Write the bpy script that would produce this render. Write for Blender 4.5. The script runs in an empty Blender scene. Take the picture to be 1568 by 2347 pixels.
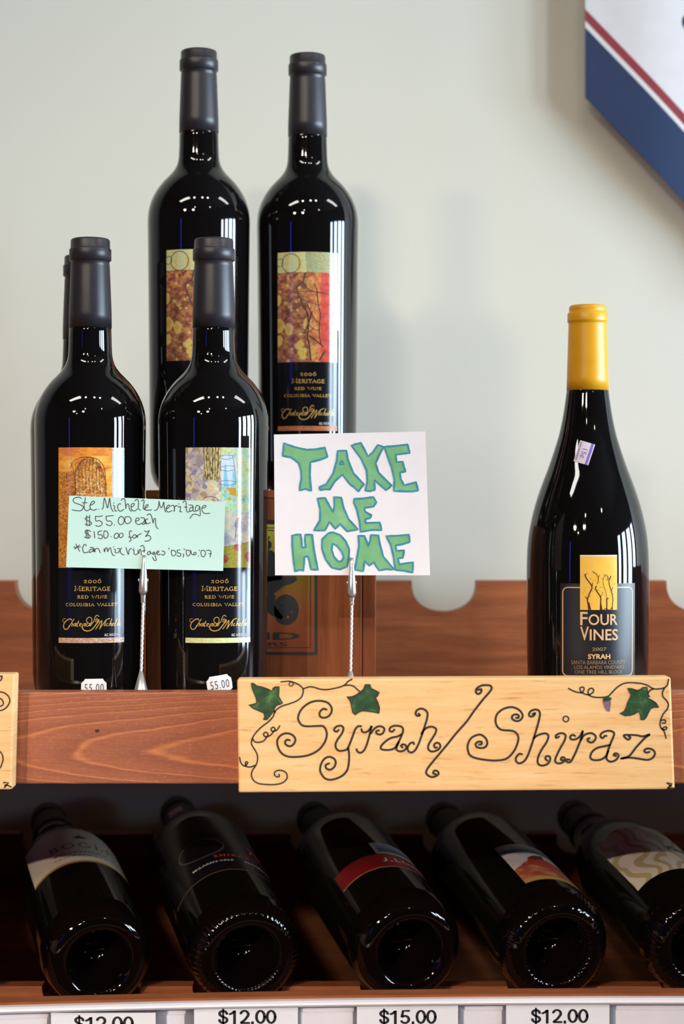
import bpy, bmesh, math, random
from mathutils import Vector, Matrix
from mathutils.geometry import tessellate_polygon
random.seed(7)
S = bpy.context.scene
COL = S.collection
PI = math.pi

# ------------------------------------------------------------------ camera, light, exposure
ZC = 1.55                    # lens height above the floor
CAMY = -1.40                 # lens stands 1.4 m in front of the front bottle row (y = 0)
FPX = 4704.0                 # focal length, pixels of the 1568 x 2347 frame
cd = bpy.data.cameras.new('camera'); cam = bpy.data.objects.new('camera', cd); COL.objects.link(cam)
cam.location = (0, CAMY, ZC); cam.rotation_euler = (PI/2, 0, 0)
cd.sensor_fit = 'VERTICAL'; cd.sensor_height = 36.0; cd.lens = FPX/2347*36.0
cd.clip_start = 0.05; cd.clip_end = 50
cd.dof.use_dof = True; cd.dof.focus_distance = 1.375; cd.dof.aperture_fstop = 6.3
S.camera = cam

w = bpy.data.worlds.new('world'); S.world = w; w.use_nodes = True
w.node_tree.nodes['Background'].inputs[0].default_value = (0.60, 0.75, 1.0, 1)
w.node_tree.nodes['Background'].inputs[1].default_value = 1.0

S.view_settings.view_transform = 'Standard'; S.view_settings.look = 'None'
S.view_settings.gamma = 1; S.view_settings.use_curve_mapping = False
S.view_settings.exposure = 0.0
S.cycles.use_denoising = True
S.cycles.max_bounces = 8; S.cycles.sample_clamp_indirect = 6.0

def area(name, loc, rot, sx, sy, power, col):
    l = bpy.data.lights.new(name, 'AREA'); l.shape = 'RECTANGLE'; l.size = sx; l.size_y = sy
    l.energy = power; l.color = col
    o = bpy.data.objects.new(name, l); o.location = loc; o.rotation_euler = rot; COL.objects.link(o); return o
def spot(name, loc, target, power, col, radius, angle=70, blend=0.6):
    l = bpy.data.lights.new(name, 'SPOT'); l.energy = power; l.color = col; l.shadow_soft_size = radius
    l.spot_size = math.radians(angle); l.spot_blend = blend
    o = bpy.data.objects.new(name, l); o.location = loc
    d = Vector(target)-Vector(loc); o.rotation_euler = d.to_track_quat('-Z', 'Y').to_euler(); COL.objects.link(o); return o
CEIL = 2.90
WX = 2.60
# daylight in the window of the right wall
area('window_daylight', (WX+0.14, -0.81, 1.70), (0, PI/2, 0), 1.04, 2.22, 300, (0.64, 0.82, 1.0))
# two fluorescent fittings on the ceiling
area('fluorescent_light', (-0.90, -1.07, CEIL-0.075), (0, 0, math.radians(8)), 0.74, 0.20, 10, (1.0, 0.97, 0.88))
area('fluorescent_light', (1.45, -0.42, CEIL-0.075), (0, 0, math.radians(12)), 0.95, 0.24, 10, (1.0, 0.97, 0.90))
# ceiling spot lamps
for i, (x, y) in enumerate(((-0.27, -1.03), (0.16, -0.99), (0.44, -0.92))):
    spot('track_spot', (x, y, CEIL-0.10), (x*0.5, 0.2, 1.35), 6.5, (1.0, 0.92, 0.80), 0.045, 100)
for i, (x, y) in enumerate(((-0.33, -2.45), (1.15, -2.1))):
    spot('far_spot', (x, y, CEIL-0.10), (0, 0.2, 1.5), 5, (1.0, 0.90, 0.74), 0.05, 80)
spot('shelf_spot', (-1.80, -4.15, CEIL-0.02), (-0.02, 0.0, ZC-0.46), 430, (1.0, 0.84, 0.71), 0.022, 13, 0.9)
spot('key_spot', (-0.62, -3.30, CEIL-0.02), (-0.06, 0.36, 1.62), 150, (1.0, 0.91, 0.77), 0.14, 20, 1.0)
spot('key_spot', (-1.75, -3.00, CEIL-0.02), (0.10, 0.36, 1.42), 165, (1.0, 0.81, 0.57), 0.16, 22, 1.0)

# ------------------------------------------------------------------ helpers: geometry
def P(x, y, D):
    """world point seen at photo pixel x, y when it lies D metres in front of the lens"""
    return Vector(((x-784.0)/FPX*D, CAMY+D, ZC-(y-1173.5)/FPX*D))

class MB:
    def __init__(s): s.v = []; s.f = []; s.m = []; s.uv = {}; s.sm = []
    def add(s, verts, faces, mat=0, uv=None, smooth=False):
        b = len(s.v); s.v += [tuple(p) for p in verts]
        if uv is not None:
            for i, q in enumerate(uv): s.uv[b+i] = q
        for f in faces: s.f.append([b+i for i in f]); s.m.append(mat); s.sm.append(smooth)
        return s
    def box(s, x0, x1, y0, y1, z0, z1, mat=0):
        v = [(x, y, z) for x in (x0, x1) for y in (y0, y1) for z in (z0, z1)]
        return s.add(v, [(0,1,3,2),(4,6,7,5),(0,4,5,1),(2,3,7,6),(0,2,6,4),(1,5,7,3)], mat)
    def build(s, name, mats, parent=None, origin=None, bevel=0, seg=2):
        me = bpy.data.meshes.new(name)
        vs = s.v
        if origin is not None:
            o = Vector(origin); vs = [tuple(Vector(p)-o) for p in vs]
        me.from_pydata(vs, [], s.f); 
        if not isinstance(mats, (list, tuple)): mats = [mats]
        for m in mats: me.materials.append(m)
        for p, mi, sm in zip(me.polygons, s.m, s.sm): p.material_index = mi; p.use_smooth = sm
        if s.uv:
            ul = me.uv_layers.new(name='UVMap')
            for lp in me.loops: ul.data[lp.index].uv = s.uv.get(lp.vertex_index, (0, 0))
        me.update()
        ob = bpy.data.objects.new(name, me); COL.objects.link(ob)
        if origin is not None: ob.location = origin
        if parent is not None: ob.parent = parent
        if bevel:
            md = ob.modifiers.new('bevel', 'BEVEL'); md.width = bevel; md.segments = seg; md.limit_method = 'ANGLE'
        return ob

def tag(o, label=None, cat=None, group=None, kind=None):
    if label: o['label'] = label
    if cat: o['category'] = cat
    if group: o['group'] = group
    if kind: o['kind'] = kind
    return o
def empty(name, loc, rotz=0, label=None, cat=None, group=None):
    o = bpy.data.objects.new(name, None); COL.objects.link(o); o.location = loc; o.rotation_euler = (0, 0, rotz)
    o.empty_display_size = 0.02
    return tag(o, label, cat, group)

def smooth_path(pts, n=5, closed=False):
    pts = [Vector(p) for p in pts]
    if len(pts) < 3: return pts
    out = []; m = len(pts)
    rng = m if closed else m-1
    for i in range(rng):
        p0 = pts[(i-1) % m] if closed or i > 0 else pts[0]*2-pts[1]
        p1 = pts[i]; p2 = pts[(i+1) % m]
        p3 = pts[(i+2) % m] if closed or i+2 < m else pts[-1]*2-pts[-2]
        for k in range(n):
            t = k/n; t2 = t*t; t3 = t2*t
            out.append(0.5*((2*p1)+(p2-p0)*t+(2*p0-5*p1+4*p2-p3)*t2+(3*p1-p0-3*p2+p3)*t3))
    out.append(pts[0].copy() if closed else pts[-1])
    return out
def ribbon(pts, w, closed=False):
    """flat ribbon in 2D round a polyline; w constant or one width per point; returns verts2d, faces"""
    q = [pts[0]]
    for p in pts[1:]:
        if (p-q[-1]).length > 1e-9: q.append(p)
    pts = q; n = len(pts)
    if n == 1: pts = [pts[0], pts[0]+Vector((w, 0))]; n = 2
    V = []; Fc = []
    if closed and n > 3 and (pts[0]-pts[-1]).length < 1e-9: pts = pts[:-1]; n -= 1
    for i in range(n):
        if closed: a, b = pts[i-1], pts[(i+1) % n]
        else: a, b = pts[max(i-1, 0)], pts[min(i+1, n-1)]
        d = b-a
        if d.length < 1e-12: d = Vector((1, 0))
        d.normalize(); nn = Vector((-d.y, d.x)); ww = (w[i] if isinstance(w, list) else w)*0.5
        V += [pts[i]+nn*ww, pts[i]-nn*ww]
    last = n if closed else n-1
    for i in range(last):
        j = (i+1) % n
        Fc.append((2*i, 2*i+1, 2*j+1, 2*j))
    if not closed:                                  # round ends
        for i, sg in ((0, -1), (n-1, 1)):
            a, b = (pts[1], pts[0]) if i == 0 else (pts[-2], pts[-1])
            d = (b-a); d.normalize(); ww = (w[min(i, len(w)-1)] if isinstance(w, list) else w)*0.5
            nn = Vector((-d.y, d.x)); b0 = len(V)
            V += [pts[i]+nn*ww]+[pts[i]+nn*ww*math.cos(t)+d*ww*math.sin(t) for t in (PI/4, PI/2, 3*PI/4)]+[pts[i]-nn*ww]
            Fc.append(tuple(range(b0, b0+5)))
    return V, Fc
def fillpoly(outer, holes=()):
    loops = [[Vector((p[0], p[1], 0)) for p in outer]]+[[Vector((p[0], p[1], 0)) for p in h] for h in holes]
    tri = tessellate_polygon(loops)
    V = [Vector((p.x, p.y)) for l in loops for p in l]
    return V, [tuple(t) for t in tri]

def subdiv(VF, n=3):
    """split triangles so that a drawing follows a curved surface"""
    V, Fc = VF; V = list(V)
    for _ in range(n):
        mid = {}; out = []
        def md(a, b):
            k = (min(a, b), max(a, b))
            if k not in mid: mid[k] = len(V); V.append((V[a]+V[b])/2)
            return mid[k]
        for a, b, c in Fc:
            ab, bc, ca = md(a, b), md(b, c), md(c, a); out += [(a, ab, ca), (ab, b, bc), (ca, bc, c), (ab, bc, ca)]
        Fc = out
    return V, Fc
_fc = {}
def font2d(s, small=False, bold=0.0, shear=0.0, space=1.0):
    """built-in sans lettering as 2D triangles, cap height about 0.73, starts at x = 0"""
    key = (s, small, bold, shear, space)
    if key in _fc: return _fc[key]
    cu = bpy.data.curves.new('t', 'FONT'); cu.body = s; cu.size = 1; cu.fill_mode = 'FRONT'; cu.resolution_u = 3
    cu.offset = bold; cu.shear = shear; cu.space_character = space; cu.small_caps_scale = 0.82
    if small:
        for ch in cu.body_format: ch.use_small_caps = True
    ob = bpy.data.objects.new('t', cu); COL.objects.link(ob)
    dg = bpy.context.evaluated_depsgraph_get(); dg.update()
    me = bpy.data.meshes.new_from_object(ob.evaluated_get(dg))
    V = [Vector((v.co.x, v.co.y)) for v in me.vertices]; Fc = [tuple(p.vertices) for p in me.polygons]
    bpy.data.objects.remove(ob); bpy.data.curves.remove(cu); bpy.data.meshes.remove(me)
    _fc[key] = (V, Fc); return V, Fc
def fit(VF, x0, x1, y0, y1):
    V, Fc = VF
    ax = min(p.x for p in V); bx = max(p.x for p in V); ay = min(p.y for p in V); by = max(p.y for p in V)
    return [Vector((x0+(p.x-ax)/(bx-ax)*(x1-x0), y0+(p.y-ay)/(by-ay)*(y1-y0))) for p in V], Fc

# serif capitals drawn as strokes on a unit box
def arc(cx, cy, rx, ry, a0, a1, n=12):
    return [(cx+rx*math.cos(math.radians(a0+(a1-a0)*i/n)), cy+ry*math.sin(math.radians(a0+(a1-a0)*i/n))) for i in range(n+1)]
GLY = {
 'A': (.86, [[(.02,0),(.43,1),(.84,0)], [(.18,.36),(.68,.36)]], [(.02,0),(.84,0)]),
 'B': (.68, [[(.14,0),(.14,1)], [(.04,1),(.36,1)]+arc(.36,.76,.2,.24,90,-90,6)+[(.14,.52)], [(.36,.52)]+arc(.38,.26,.26,.26,90,-90,6)+[(.04,0)]], []),
 'C': (.82, [arc(.45,.5,.4,.5,50,310,16)], []),
 'D': (.86, [[(.14,0),(.14,1)], [(.04,1),(.36,1)]+arc(.36,.5,.42,.5,90,-90,12)+[(.04,0)]], []),
 'E': (.68, [[(.14,0),(.14,1)], [(.04,1),(.58,1),(.58,.84)], [(.14,.52),(.48,.52)], [(.04,0),(.62,0),(.62,.18)]], []),
 'G': (.88, [arc(.45,.5,.4,.5,50,330,16), [(.79,.05),(.79,.42),(.6,.42)]], []),
 'I': (.34, [[(.17,0),(.17,1)]], [(.17,0),(.17,1)]),
 'L': (.64, [[(.14,0),(.14,1)], [(.04,0),(.58,0),(.6,.2)]], [(.14,1)]),
 'M': (1.05, [[(.1,0),(.15,1),(.52,.1),(.89,1),(.95,0)]], [(.1,0),(.95,0),(.12,1),(.92,1)]),
 'N': (.9, [[(.14,0),(.14,1),(.76,0),(.76,1)]], [(.14,0),(.76,1)]),
 'O': (.92, [arc(.46,.5,.4,.5,0,360,20)], []),
 'R': (.74, [[(.14,0),(.14,1)], [(.04,1),(.36,1)]+arc(.36,.75,.22,.25,90,-90,6)+[(.14,.5)], [(.36,.5),(.72,0)]], [(.14,0),(.7,0)]),
 'T': (.78, [[(.39,0),(.39,1)], [(.03,.8),(.04,1),(.74,1),(.75,.8)]], [(.39,0)]),
 'U': (.86, [[(.14,1),(.14,.32)]+arc(.43,.3,.29,.3,180,360,8)+[(.72,1)]], [(.14,1),(.72,1)]),
 'V': (.84, [[(.02,1),(.42,0),(.82,1)]], [(.02,1),(.82,1)]),
 'W': (1.2, [[(.02,1),(.32,0),(.6,.9),(.88,0),(1.18,1)]], [(.02,1),(1.18,1)]),
 'Y': (.8, [[(.02,1),(.4,.48),(.4,0)], [(.78,1),(.4,.48)]], [(.02,1),(.78,1),(.4,0)]),
 '0': (.72, [arc(.36,.36,.3,.36,0,360,18)], []),
 '2': (.66, [arc(.32,.52,.22,.2,170,-20,8)+[(.08,.02),(.58,.02)]], []),
 '6': (.72, [arc(.36,.34,.28,.34,0,360,16), [(.1,.45),(.25,.85),(.5,1.02)]], []),
 'H': (.9, [[(.14,0),(.14,1)], [(.76,0),(.76,1)], [(.14,.5),(.76,.5)]], [(.14,0),(.14,1),(.76,0),(.76,1)]),
 'S': (.64, [arc(.32,.74,.22,.25,40,270,9)+arc(.32,.25,.25,.25,90,-140,9)], []),
 'Q': (.92, [arc(.46,.5,.4,.5,0,360,20), [(.5,.2),(.9,-.15)]], []),
 'J': (.5, [[(.32,1),(.32,.1),(.2,-.12),(.02,-.1)]], [(.32,1)]),
 'Z': (.7, [[(.08,.82),(.08,1),(.6,1),(.06,0),(.64,0),(.64,.18)]], []),
 ' ': (.45, [], []),
}
def serif2d(text, w=0.13, track=0.16, big_first=1.0):
    V = []; Fc = []; x = 0
    for k, ch in enumerate(text):
        gw, st, se = GLY[ch]; sc = big_first if k == 0 else 1.0
        parts = [(q, w) for q in st]+[([(a-.13, b), (a+.13, b)], w*.75) for a, b in se]
        for q, ww in parts:
            v, f = ribbon([Vector((x+a*sc, b*sc)) for a, b in q], ww)
            b0 = len(V); V += v; Fc += [tuple(b0+i for i in t) for t in f]
        x += gw*sc+track
    return V, Fc

GROT = {'0': (.56, [arc(.28,.5,.21,.44,0,360,28)]), '1': (.56, [[(.08,.70),(.20,.77),(.30,.90),(.32,.96),(.32,0)]]),
 '2': (.56, [arc(.28,.68,.20,.26,165,-25,12)+[(.30,.28),(.09,.06),(.09,.055),(.51,.055)]]), '5': (.56, [[(.48,.94),(.17,.94),(.105,.49),(.11,.49)]+arc(.27,.31,.21,.26,130,-150,14)]),
 '$': (.56, [[(.475,.72)]+arc(.28,.73,.19,.20,10,205,9)+[(.20,.54),(.38,.45)]+arc(.29,.26,.20,.21,60,-175,10)+[(.085,.27)], [(.28,1.06),(.28,-.08)]]), '.': (.28, [[(.14,.0),(.14,.11)]])}
def grot2d(text, w=0.145):
    V = []; Fc = []; x = 0
    for ch in text:
        gw, st = GROT[ch]
        for q in st:
            v, f = ribbon([Vector((x+a, b)) for a, b in q], w*(.75 if ch == '$' and len(q) == 2 else 1)); b0 = len(V); V += v; Fc += [tuple(b0+i for i in t) for t in f]
        x += gw
    return V, Fc
def lathe(mb, prof, seg=96, mat=0, knurl=None, smooth=True):
    """revolve (radius, height) pairs round z; knurl = (h0, h1, count, depth) ribs"""
    n = len(prof); V = []; Fc = []
    for (r, h) in prof:
        for k in range(seg):
            a = 2*PI*k/seg; rr = r
            if knurl and knurl[0] <= h <= knurl[1]:
                ph = knurl[2]*a
                if knurl[4] == 'dot': ph += PI*round((h-knurl[0])/knurl[5])
                rr = r+knurl[3]*max(0, math.cos(ph))
            V.append((rr*math.sin(a), -rr*math.cos(a), h))
    for i in range(n-1):
        for k in range(seg):
            j = (k+1) % seg
            Fc.append((i*seg+k, i*seg+j, (i+1)*seg+j, (i+1)*seg+k))
    if prof[0][0] < 1e-6: pass
    mb.add(V, Fc, mat, smooth=smooth)
    return mb
def rof(prof):
    """radius as a function of height for an outer profile list of (height, radius) rising in height"""
    def f(h):
        if h <= prof[0][0]: return prof[0][1]
        for (h0, r0), (h1, r1) in zip(prof, prof[1:]):
            if h <= h1: return r0+(r1-r0)*(h-h0)/(h1-h0)
        return prof[-1][1]
    return f
def dense(prof, step=0.003):
    """smooth resampling of (height, radius) with monotone cubic steps"""
    n = len(prof); H = [p[0] for p in prof]; R = [p[1] for p in prof]
    d = [(R[i+1]-R[i])/(H[i+1]-H[i]) for i in range(n-1)]
    m = [d[0]]+[0 if d[i-1]*d[i] <= 0 else 2*d[i-1]*d[i]/(d[i-1]+d[i]) for i in range(1, n-1)]+[d[-1]]
    out = []
    for i in range(n-1):
        L = H[i+1]-H[i]; k = max(1, int(round(L/step)))
        for j in range(k):
            t = j/k; h00 = 2*t**3-3*t*t+1; h10 = t**3-2*t*t+t; h01 = -2*t**3+3*t*t; h11 = t**3-t*t
            out.append((H[i]+L*t, h00*R[i]+h10*L*m[i]+h01*R[i+1]+h11*L*m[i+1]))
    out.append((H[-1], R[-1])); return out
class Wrap:
    """lay flat (u, v) drawings on a surface of revolution: u along the girth, v up from h0"""
    def __init__(s, rf, h0=0, th0=0.0, rot=0.0): s.rf = rf; s.h0 = h0; s.th0 = th0; s.c = math.cos(rot); s.s = math.sin(rot)
    def __call__(s, u, v, off=0.0):
        u, v = u*s.c-v*s.s, u*s.s+v*s.c
        h = s.h0+v; r = s.rf(h); th = s.th0+u/max(r, 1e-4)
        return ((r+off)*math.sin(th), -(r+off)*math.cos(th), h)
def put(mb, VF, mp, off, mat):
    V, Fc = VF
    mb.add([mp(p.x, p.y, off) for p in V], Fc, mat)
def grid(mb, mp, u0, u1, v0, v1, nu, nv, off, mat, uvbox=None, rim=0.0):
    V = []; UV = []; Fc = []
    for j in range(nv+1):
        for i in range(nu+1):
            a = i/nu; b = j/nv
            V.append(mp(u0+(u1-u0)*a, v0+(v1-v0)*b, off)); UV.append((a, b))
    for j in range(nv):
        for i in range(nu):
            q = j*(nu+1)+i; Fc.append((q, q+1, q+nu+2, q+nu+1))
    mb.add(V, Fc, mat, uv=UV, smooth=True)

# ------------------------------------------------------------------ helpers: materials
class NT:
    def __init__(s, name):
        s.mat = bpy.data.materials.new(name); s.mat.use_nodes = True; s.t = s.mat.node_tree; s.n = s.t.nodes
        s.b = s.n['Principled BSDF']; s._tc = None
    def link(s, a, b): s.t.links.new(a, b)
    def inp(s, sock, v):
        if hasattr(v, 'is_output'): s.link(v, sock)
        else:
            if isinstance(v, (tuple, list)) and sock.type == 'RGBA' and len(v) == 3: v = (*v, 1)
            sock.default_value = v
    def tc(s, which='Object'):
        if s._tc is None: s._tc = s.n.new('ShaderNodeTexCoord')
        return s._tc.outputs[which]
    def mapv(s, v, scale=(1,1,1), loc=(0,0,0), rot=(0,0,0)):
        m = s.n.new('ShaderNodeMapping'); s.link(v, m.inputs[0]); m.inputs['Scale'].default_value = scale
        m.inputs['Location'].default_value = loc; m.inputs['Rotation'].default_value = rot; return m.outputs[0]
    def noise(s, v, scale=5, detail=4, rough=0.55, dist=0.0):
        k = s.n.new('ShaderNodeTexNoise'); s.link(v, k.inputs['Vector']); k.inputs['Scale'].default_value = scale
        k.inputs['Detail'].default_value = detail; k.inputs['Roughness'].default_value = rough; k.inputs['Distortion'].default_value = dist
        return k.outputs[0]
    def voro(s, v, scale=5, feature='F1', rand=1.0):
        k = s.n.new('ShaderNodeTexVoronoi'); k.feature = feature; s.link(v, k.inputs['Vector']); k.inputs['Scale'].default_value = scale
        k.inputs['Randomness'].default_value = rand
        return k.outputs[0], (k.outputs['Color'] if feature != 'DISTANCE_TO_EDGE' else k.outputs[0])
    def math(s, op, a, b=0.0, c=0.0):
        k = s.n.new('ShaderNodeMath'); k.operation = op; s.inp(k.inputs[0], a); s.inp(k.inputs[1], b); s.inp(k.inputs[2], c); return k.outputs[0]
    def ramp(s, f, stops, mode='LINEAR'):
        k = s.n.new('ShaderNodeValToRGB'); s.link(f, k.inputs[0]); e = k.color_ramp.elements; k.color_ramp.interpolation = mode
        while len(e) < len(stops): e.new(0.5)
        for el, (p, c) in zip(e, stops): el.position = p; el.color = (*c, 1) if isinstance(c, tuple) else (c, c, c, 1)
        return k.outputs[0]
    def mix(s, f, a, b, mode='MIX'):
        k = s.n.new('ShaderNodeMix'); k.data_type = 'RGBA'; k.blend_type = mode
        s.inp(k.inputs[0], f); s.inp(k.inputs[6], a); s.inp(k.inputs[7], b); return k.outputs[2]
    def sep(s, v):
        k = s.n.new('ShaderNodeSeparateXYZ'); s.link(v, k.inputs[0]); return k.outputs
    def bump(s, h, strength=0.2, dist=0.001):
        k = s.n.new('ShaderNodeBump'); k.inputs['Strength'].default_value = strength; k.inputs['Distance'].default_value = dist
        s.link(h, k.inputs['Height']); s.link(k.outputs[0], s.b.inputs['Normal'])
    def out(s, col, rough=0.5, metal=0.0, spec=0.5, coat=0.0):
        s.inp(s.b.inputs['Base Color'], col); s.inp(s.b.inputs['Roughness'], rough); s.inp(s.b.inputs['Metallic'], metal)
        s.b.inputs['Specular IOR Level'].default_value = spec; s.b.inputs['Coat Weight'].default_value = coat
        s.b.inputs['Coat Roughness'].default_value = 0.06
        return s.mat
def sr(r, g, b):
    """8-bit display colour to linear"""
    f = lambda c: (c/255/12.92) if c/255 <= 0.04045 else ((c/255+0.055)/1.055)**2.4
    return (f(r), f(g), f(b))
def plain(name, col, rough=0.5, metal=0.0, spec=0.5, var=0.06, scale=60, coat=0.0):
    t = NT(name); n = t.noise(t.tc(), scale, 3)
    f = t.ramp(n, [(0.3, 0.0), (0.7, 1.0)])
    c = t.mix(f, tuple(x*(1-var) for x in col), tuple(min(1, x*(1+var)) for x in col))
    return t.out(c, rough, metal, spec, coat)
def wood(name, dark, mid, light, stretch=(1, 1, 1), scale=40, rough=0.45, spec=0.35, streak=0.5, fine=260):
    t = NT(name); v = t.mapv(t.tc(), stretch)
    n1 = t.noise(v, scale, 6, 0.6, 0.4); n2 = t.noise(v, fine, 4, 0.6)
    c = t.ramp(n1, [(0.25, dark), (0.5, mid), (0.75, light)])
    f = t.ramp(n2, [(0.35, 1.0), (0.55, 0.0)])
    c = t.mix(t.math('MULTIPLY', f, streak), c, dark)
    t.bump(n2, 0.15, 0.0006)
    return t.out(c, rough, 0, spec)

# ------------------------------------------------------------------ materials
t = NT('painted_wall'); nz = t.noise(t.tc(), 3, 4); c = t.mix(nz, (0.69, 0.672, 0.582), (0.73, 0.712, 0.622)); t.bump(t.noise(t.tc(), 300, 3), 0.08, 0.0008)
M_WALL = t.out(c, 0.75, 0, 0.2)
M_DARKWALL = plain('dark_room_wall', (0.016, 0.015, 0.014), 0.8)
M_CEIL = plain('dark_ceiling', (0.018, 0.018, 0.019), 0.85)
t = NT('floor_boards'); br = t.n.new('ShaderNodeTexBrick'); t.link(t.tc(), br.inputs[0]); br.inputs['Scale'].default_value = 2
br.inputs['Color1'].default_value = (0.022, 0.015, 0.011, 1); br.inputs['Color2'].default_value = (0.03, 0.02, 0.014, 1); br.inputs['Mortar'].default_value = (0.02, 0.015, 0.012, 1)
M_FLOOR = t.out(br.outputs[0], 0.5)
M_WHITE = plain('white_paint', (0.75, 0.75, 0.76), 0.5)
M_BLACKMETAL = plain('black_metal', (0.02, 0.02, 0.02), 0.5)

# stained front board with arched flat-sawn grain
t = NT('stained_front_board'); xyz = t.sep(t.tc()); nx = t.noise(t.mapv(t.tc(), (6, 1, 25)), 1.6, 3, 0.5)
dz = t.math('SUBTRACT', xyz[2], -0.1535); dz2 = t.math('MULTIPLY', t.math('MULTIPLY', dz, dz), 250.0)
ff = t.math('SUBTRACT', xyz[0], dz2); ff = t.math('ADD', ff, t.math('MULTIPLY', t.math('SUBTRACT', nx, 0.5), 0.075))
fr = t.math('FRACT', t.math('MULTIPLY', t.math('ADD', ff, 3.0205), 17.2))
fine = t.noise(t.mapv(t.tc(), (14, 10, 260)), 3, 5, 0.65); speck = t.noise(t.mapv(t.tc(), (160, 1, 420)), 2, 3, 0.6)
base = t.ramp(fr, [(0.0, sr(192, 116, 72)), (0.05, sr(206, 130, 80)), (0.15, sr(168, 98, 68)), (0.55, sr(164, 97, 70)), (0.93, sr(150, 88, 64)), (1.0, sr(180, 106, 70))])
base = t.mix(t.math('MULTIPLY', t.ramp(fine, [(0.35, 1.0), (0.6, 0.0)]), 0.45), base, sr(146, 78, 52))
base = t.mix(t.math('MULTIPLY', t.ramp(speck, [(0.55, 0.0), (0.7, 1.0)]), 0.30), base, sr(205, 140, 108))
kn = t.math('LESS_THAN', t.math('ADD', t.math('POWER', t.math('SUBTRACT', xyz[0], -0.1581), 2.0), t.math('MULTIPLY', t.math('POWER', t.math('SUBTRACT', xyz[2], -0.1413), 2.0), 1.4)), 0.0000019)
base = t.mix(kn, base, sr(70, 40, 28))
t.bump(fine, 0.12, 0.0006)
M_FRONT = t.out(base, 0.42, 0, 0.35)
M_RACK = wood('stained_rack_wood', sr(126, 70, 42), sr(162, 94, 58), sr(184, 112, 72), (1.2, 6, 14), 7, 0.40, 0.35, 0.35, 60)
M_BOX = wood('cedar_box', sr(92, 44, 20), sr(128, 66, 32), sr(150, 80, 40), (16, 10, 1.0), 6, 0.42, 0.35, 0.4, 40)
M_BOXTOP = wood('cedar_box_lid_edge', sr(130, 64, 26), sr(170, 88, 40), sr(190, 104, 52), (2, 8, 8), 8, 0.42, 0.35, 0.3, 50)
# pale pine sign boards
t = NT('pale_pine'); v1 = t.mapv(t.tc(), (5, 1, 60)); n1 = t.noise(v1, 3.0, 4, 0.55, 0.3); v2 = t.mapv(t.tc(), (26, 1, 340)); n2 = t.noise(v2, 1.6, 3, 0.6)
c = t.ramp(n1, [(0.3, sr(238, 182, 118)), (0.55, sr(246, 196, 136)), (0.75, sr(250, 206, 150))])
c = t.mix(t.math('MULTIPLY', t.ramp(n2, [(0.58, 0.0), (0.74, 1.0)]), 0.75), c, sr(196, 128, 70))
M_PINE = t.out(c, 0.5, 0, 0.3)
M_INK = plain('dark_painted_line', sr(46, 40, 30), 0.55)
t = NT('painted_leaf_green'); n = t.noise(t.tc(), 150, 3); c = t.ramp(n, [(0.3, sr(22, 46, 26)), (0.55, sr(42, 82, 42)), (0.75, sr(92, 130, 76))]); M_LEAF = t.out(c, 0.5)
M_GRAPE = plain('painted_grape_purple', sr(134, 96, 112), 0.55, var=0.3, scale=300)

# bottle materials
t = NT('dark_bottle_glass'); n = t.noise(t.tc(), 20, 2); c = t.mix(n, (0.0035, 0.0030, 0.0032), (0.0055, 0.0045, 0.0045)); M_GLASS = t.out(c, 0.035, 0, 0.5)
t = NT('dark_red_base_glass'); n = t.noise(t.tc(), 20, 2); c = t.mix(n, (0.0026, 0.0015, 0.0014), (0.0040, 0.0022, 0.002)); M_GLASSB = t.out(c, 0.04, 0, 0.5)
t = NT('olive_bottle_glass'); n = t.noise(t.tc(), 20, 2); c = t.mix(n, (0.0026, 0.0028, 0.0015), (0.0038, 0.0040, 0.002)); M_GLASSO = t.out(c, 0.035, 0, 0.5)
M_CAPS = plain('matte_charcoal_foil', (0.024, 0.021, 0.026), 0.38, 0.0, 0.45)
M_CAPSD = plain('matte_olive_black_foil', (0.030, 0.028, 0.020), 0.45, 0.0, 0.4)
M_YCAP = plain('yellow_foil', sr(222, 158, 22), 0.36, 0.0, 0.45)
M_LBLACK = plain('black_label_paper', (0.006, 0.006, 0.008), 0.17, 0, 0.5)
M_LNAVY = plain('matte_navy_label_paper', (0.012, 0.012, 0.014), 0.34, 0, 0.5)
M_GOLD = plain('gold_print', sr(205, 160, 80), 0.35, 0.25, 0.5)
M_TANPRINT = plain('tan_print', sr(226, 178, 128), 0.4)
M_DULLTAN = plain('dull_tan_print', sr(150, 122, 84), 0.45)
M_WPRINT = plain('white_print', (0.75, 0.75, 0.75), 0.45)
M_PAPER = plain('white_paper', (0.88, 0.86, 0.90), 0.6, 0, 0.3, 0.02)
M_BLACKINK = plain('black_ink', (0.012, 0.010, 0.016), 0.5)
M_GREYINK = plain('pen_ink', sr(70, 68, 72), 0.6)
M_TWIG = plain('brown_print', sr(74, 40, 36), 0.35)
M_NET = plain('net_print', sr(92, 44, 34), 0.35)
M_ORANGE = plain('orange_print', sr(235, 70, 30), 0.4)
M_PURPLE = plain('purple_print', sr(120, 104, 190), 0.5)
M_LILAC = plain('lilac_sticker_paper', sr(226, 208, 226), 0.5)
M_CHROME = plain('polished_steel', (0.80, 0.78, 0.76), 0.30, 0.85, 0.5, 0.05)
M_CABLE = plain('steel_cable', (0.78, 0.75, 0.75), 0.38, 0.75, 0.5, 0.08)
M_PLASTIC = plain('white_rail_plastic', (0.86, 0.82, 0.87), 0.30, 0, 0.5, 0.02)
M_CARDW = plain('white_card', (0.86, 0.80, 0.82), 0.7, 0, 0.2, 0.02)
t = NT('mint_card'); n = t.noise(t.tc(), 18, 2); c = t.mix(n, sr(197, 234, 223), sr(206, 238, 230)); M_MINT = t.out(c, 0.7, 0, 0.2)
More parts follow.
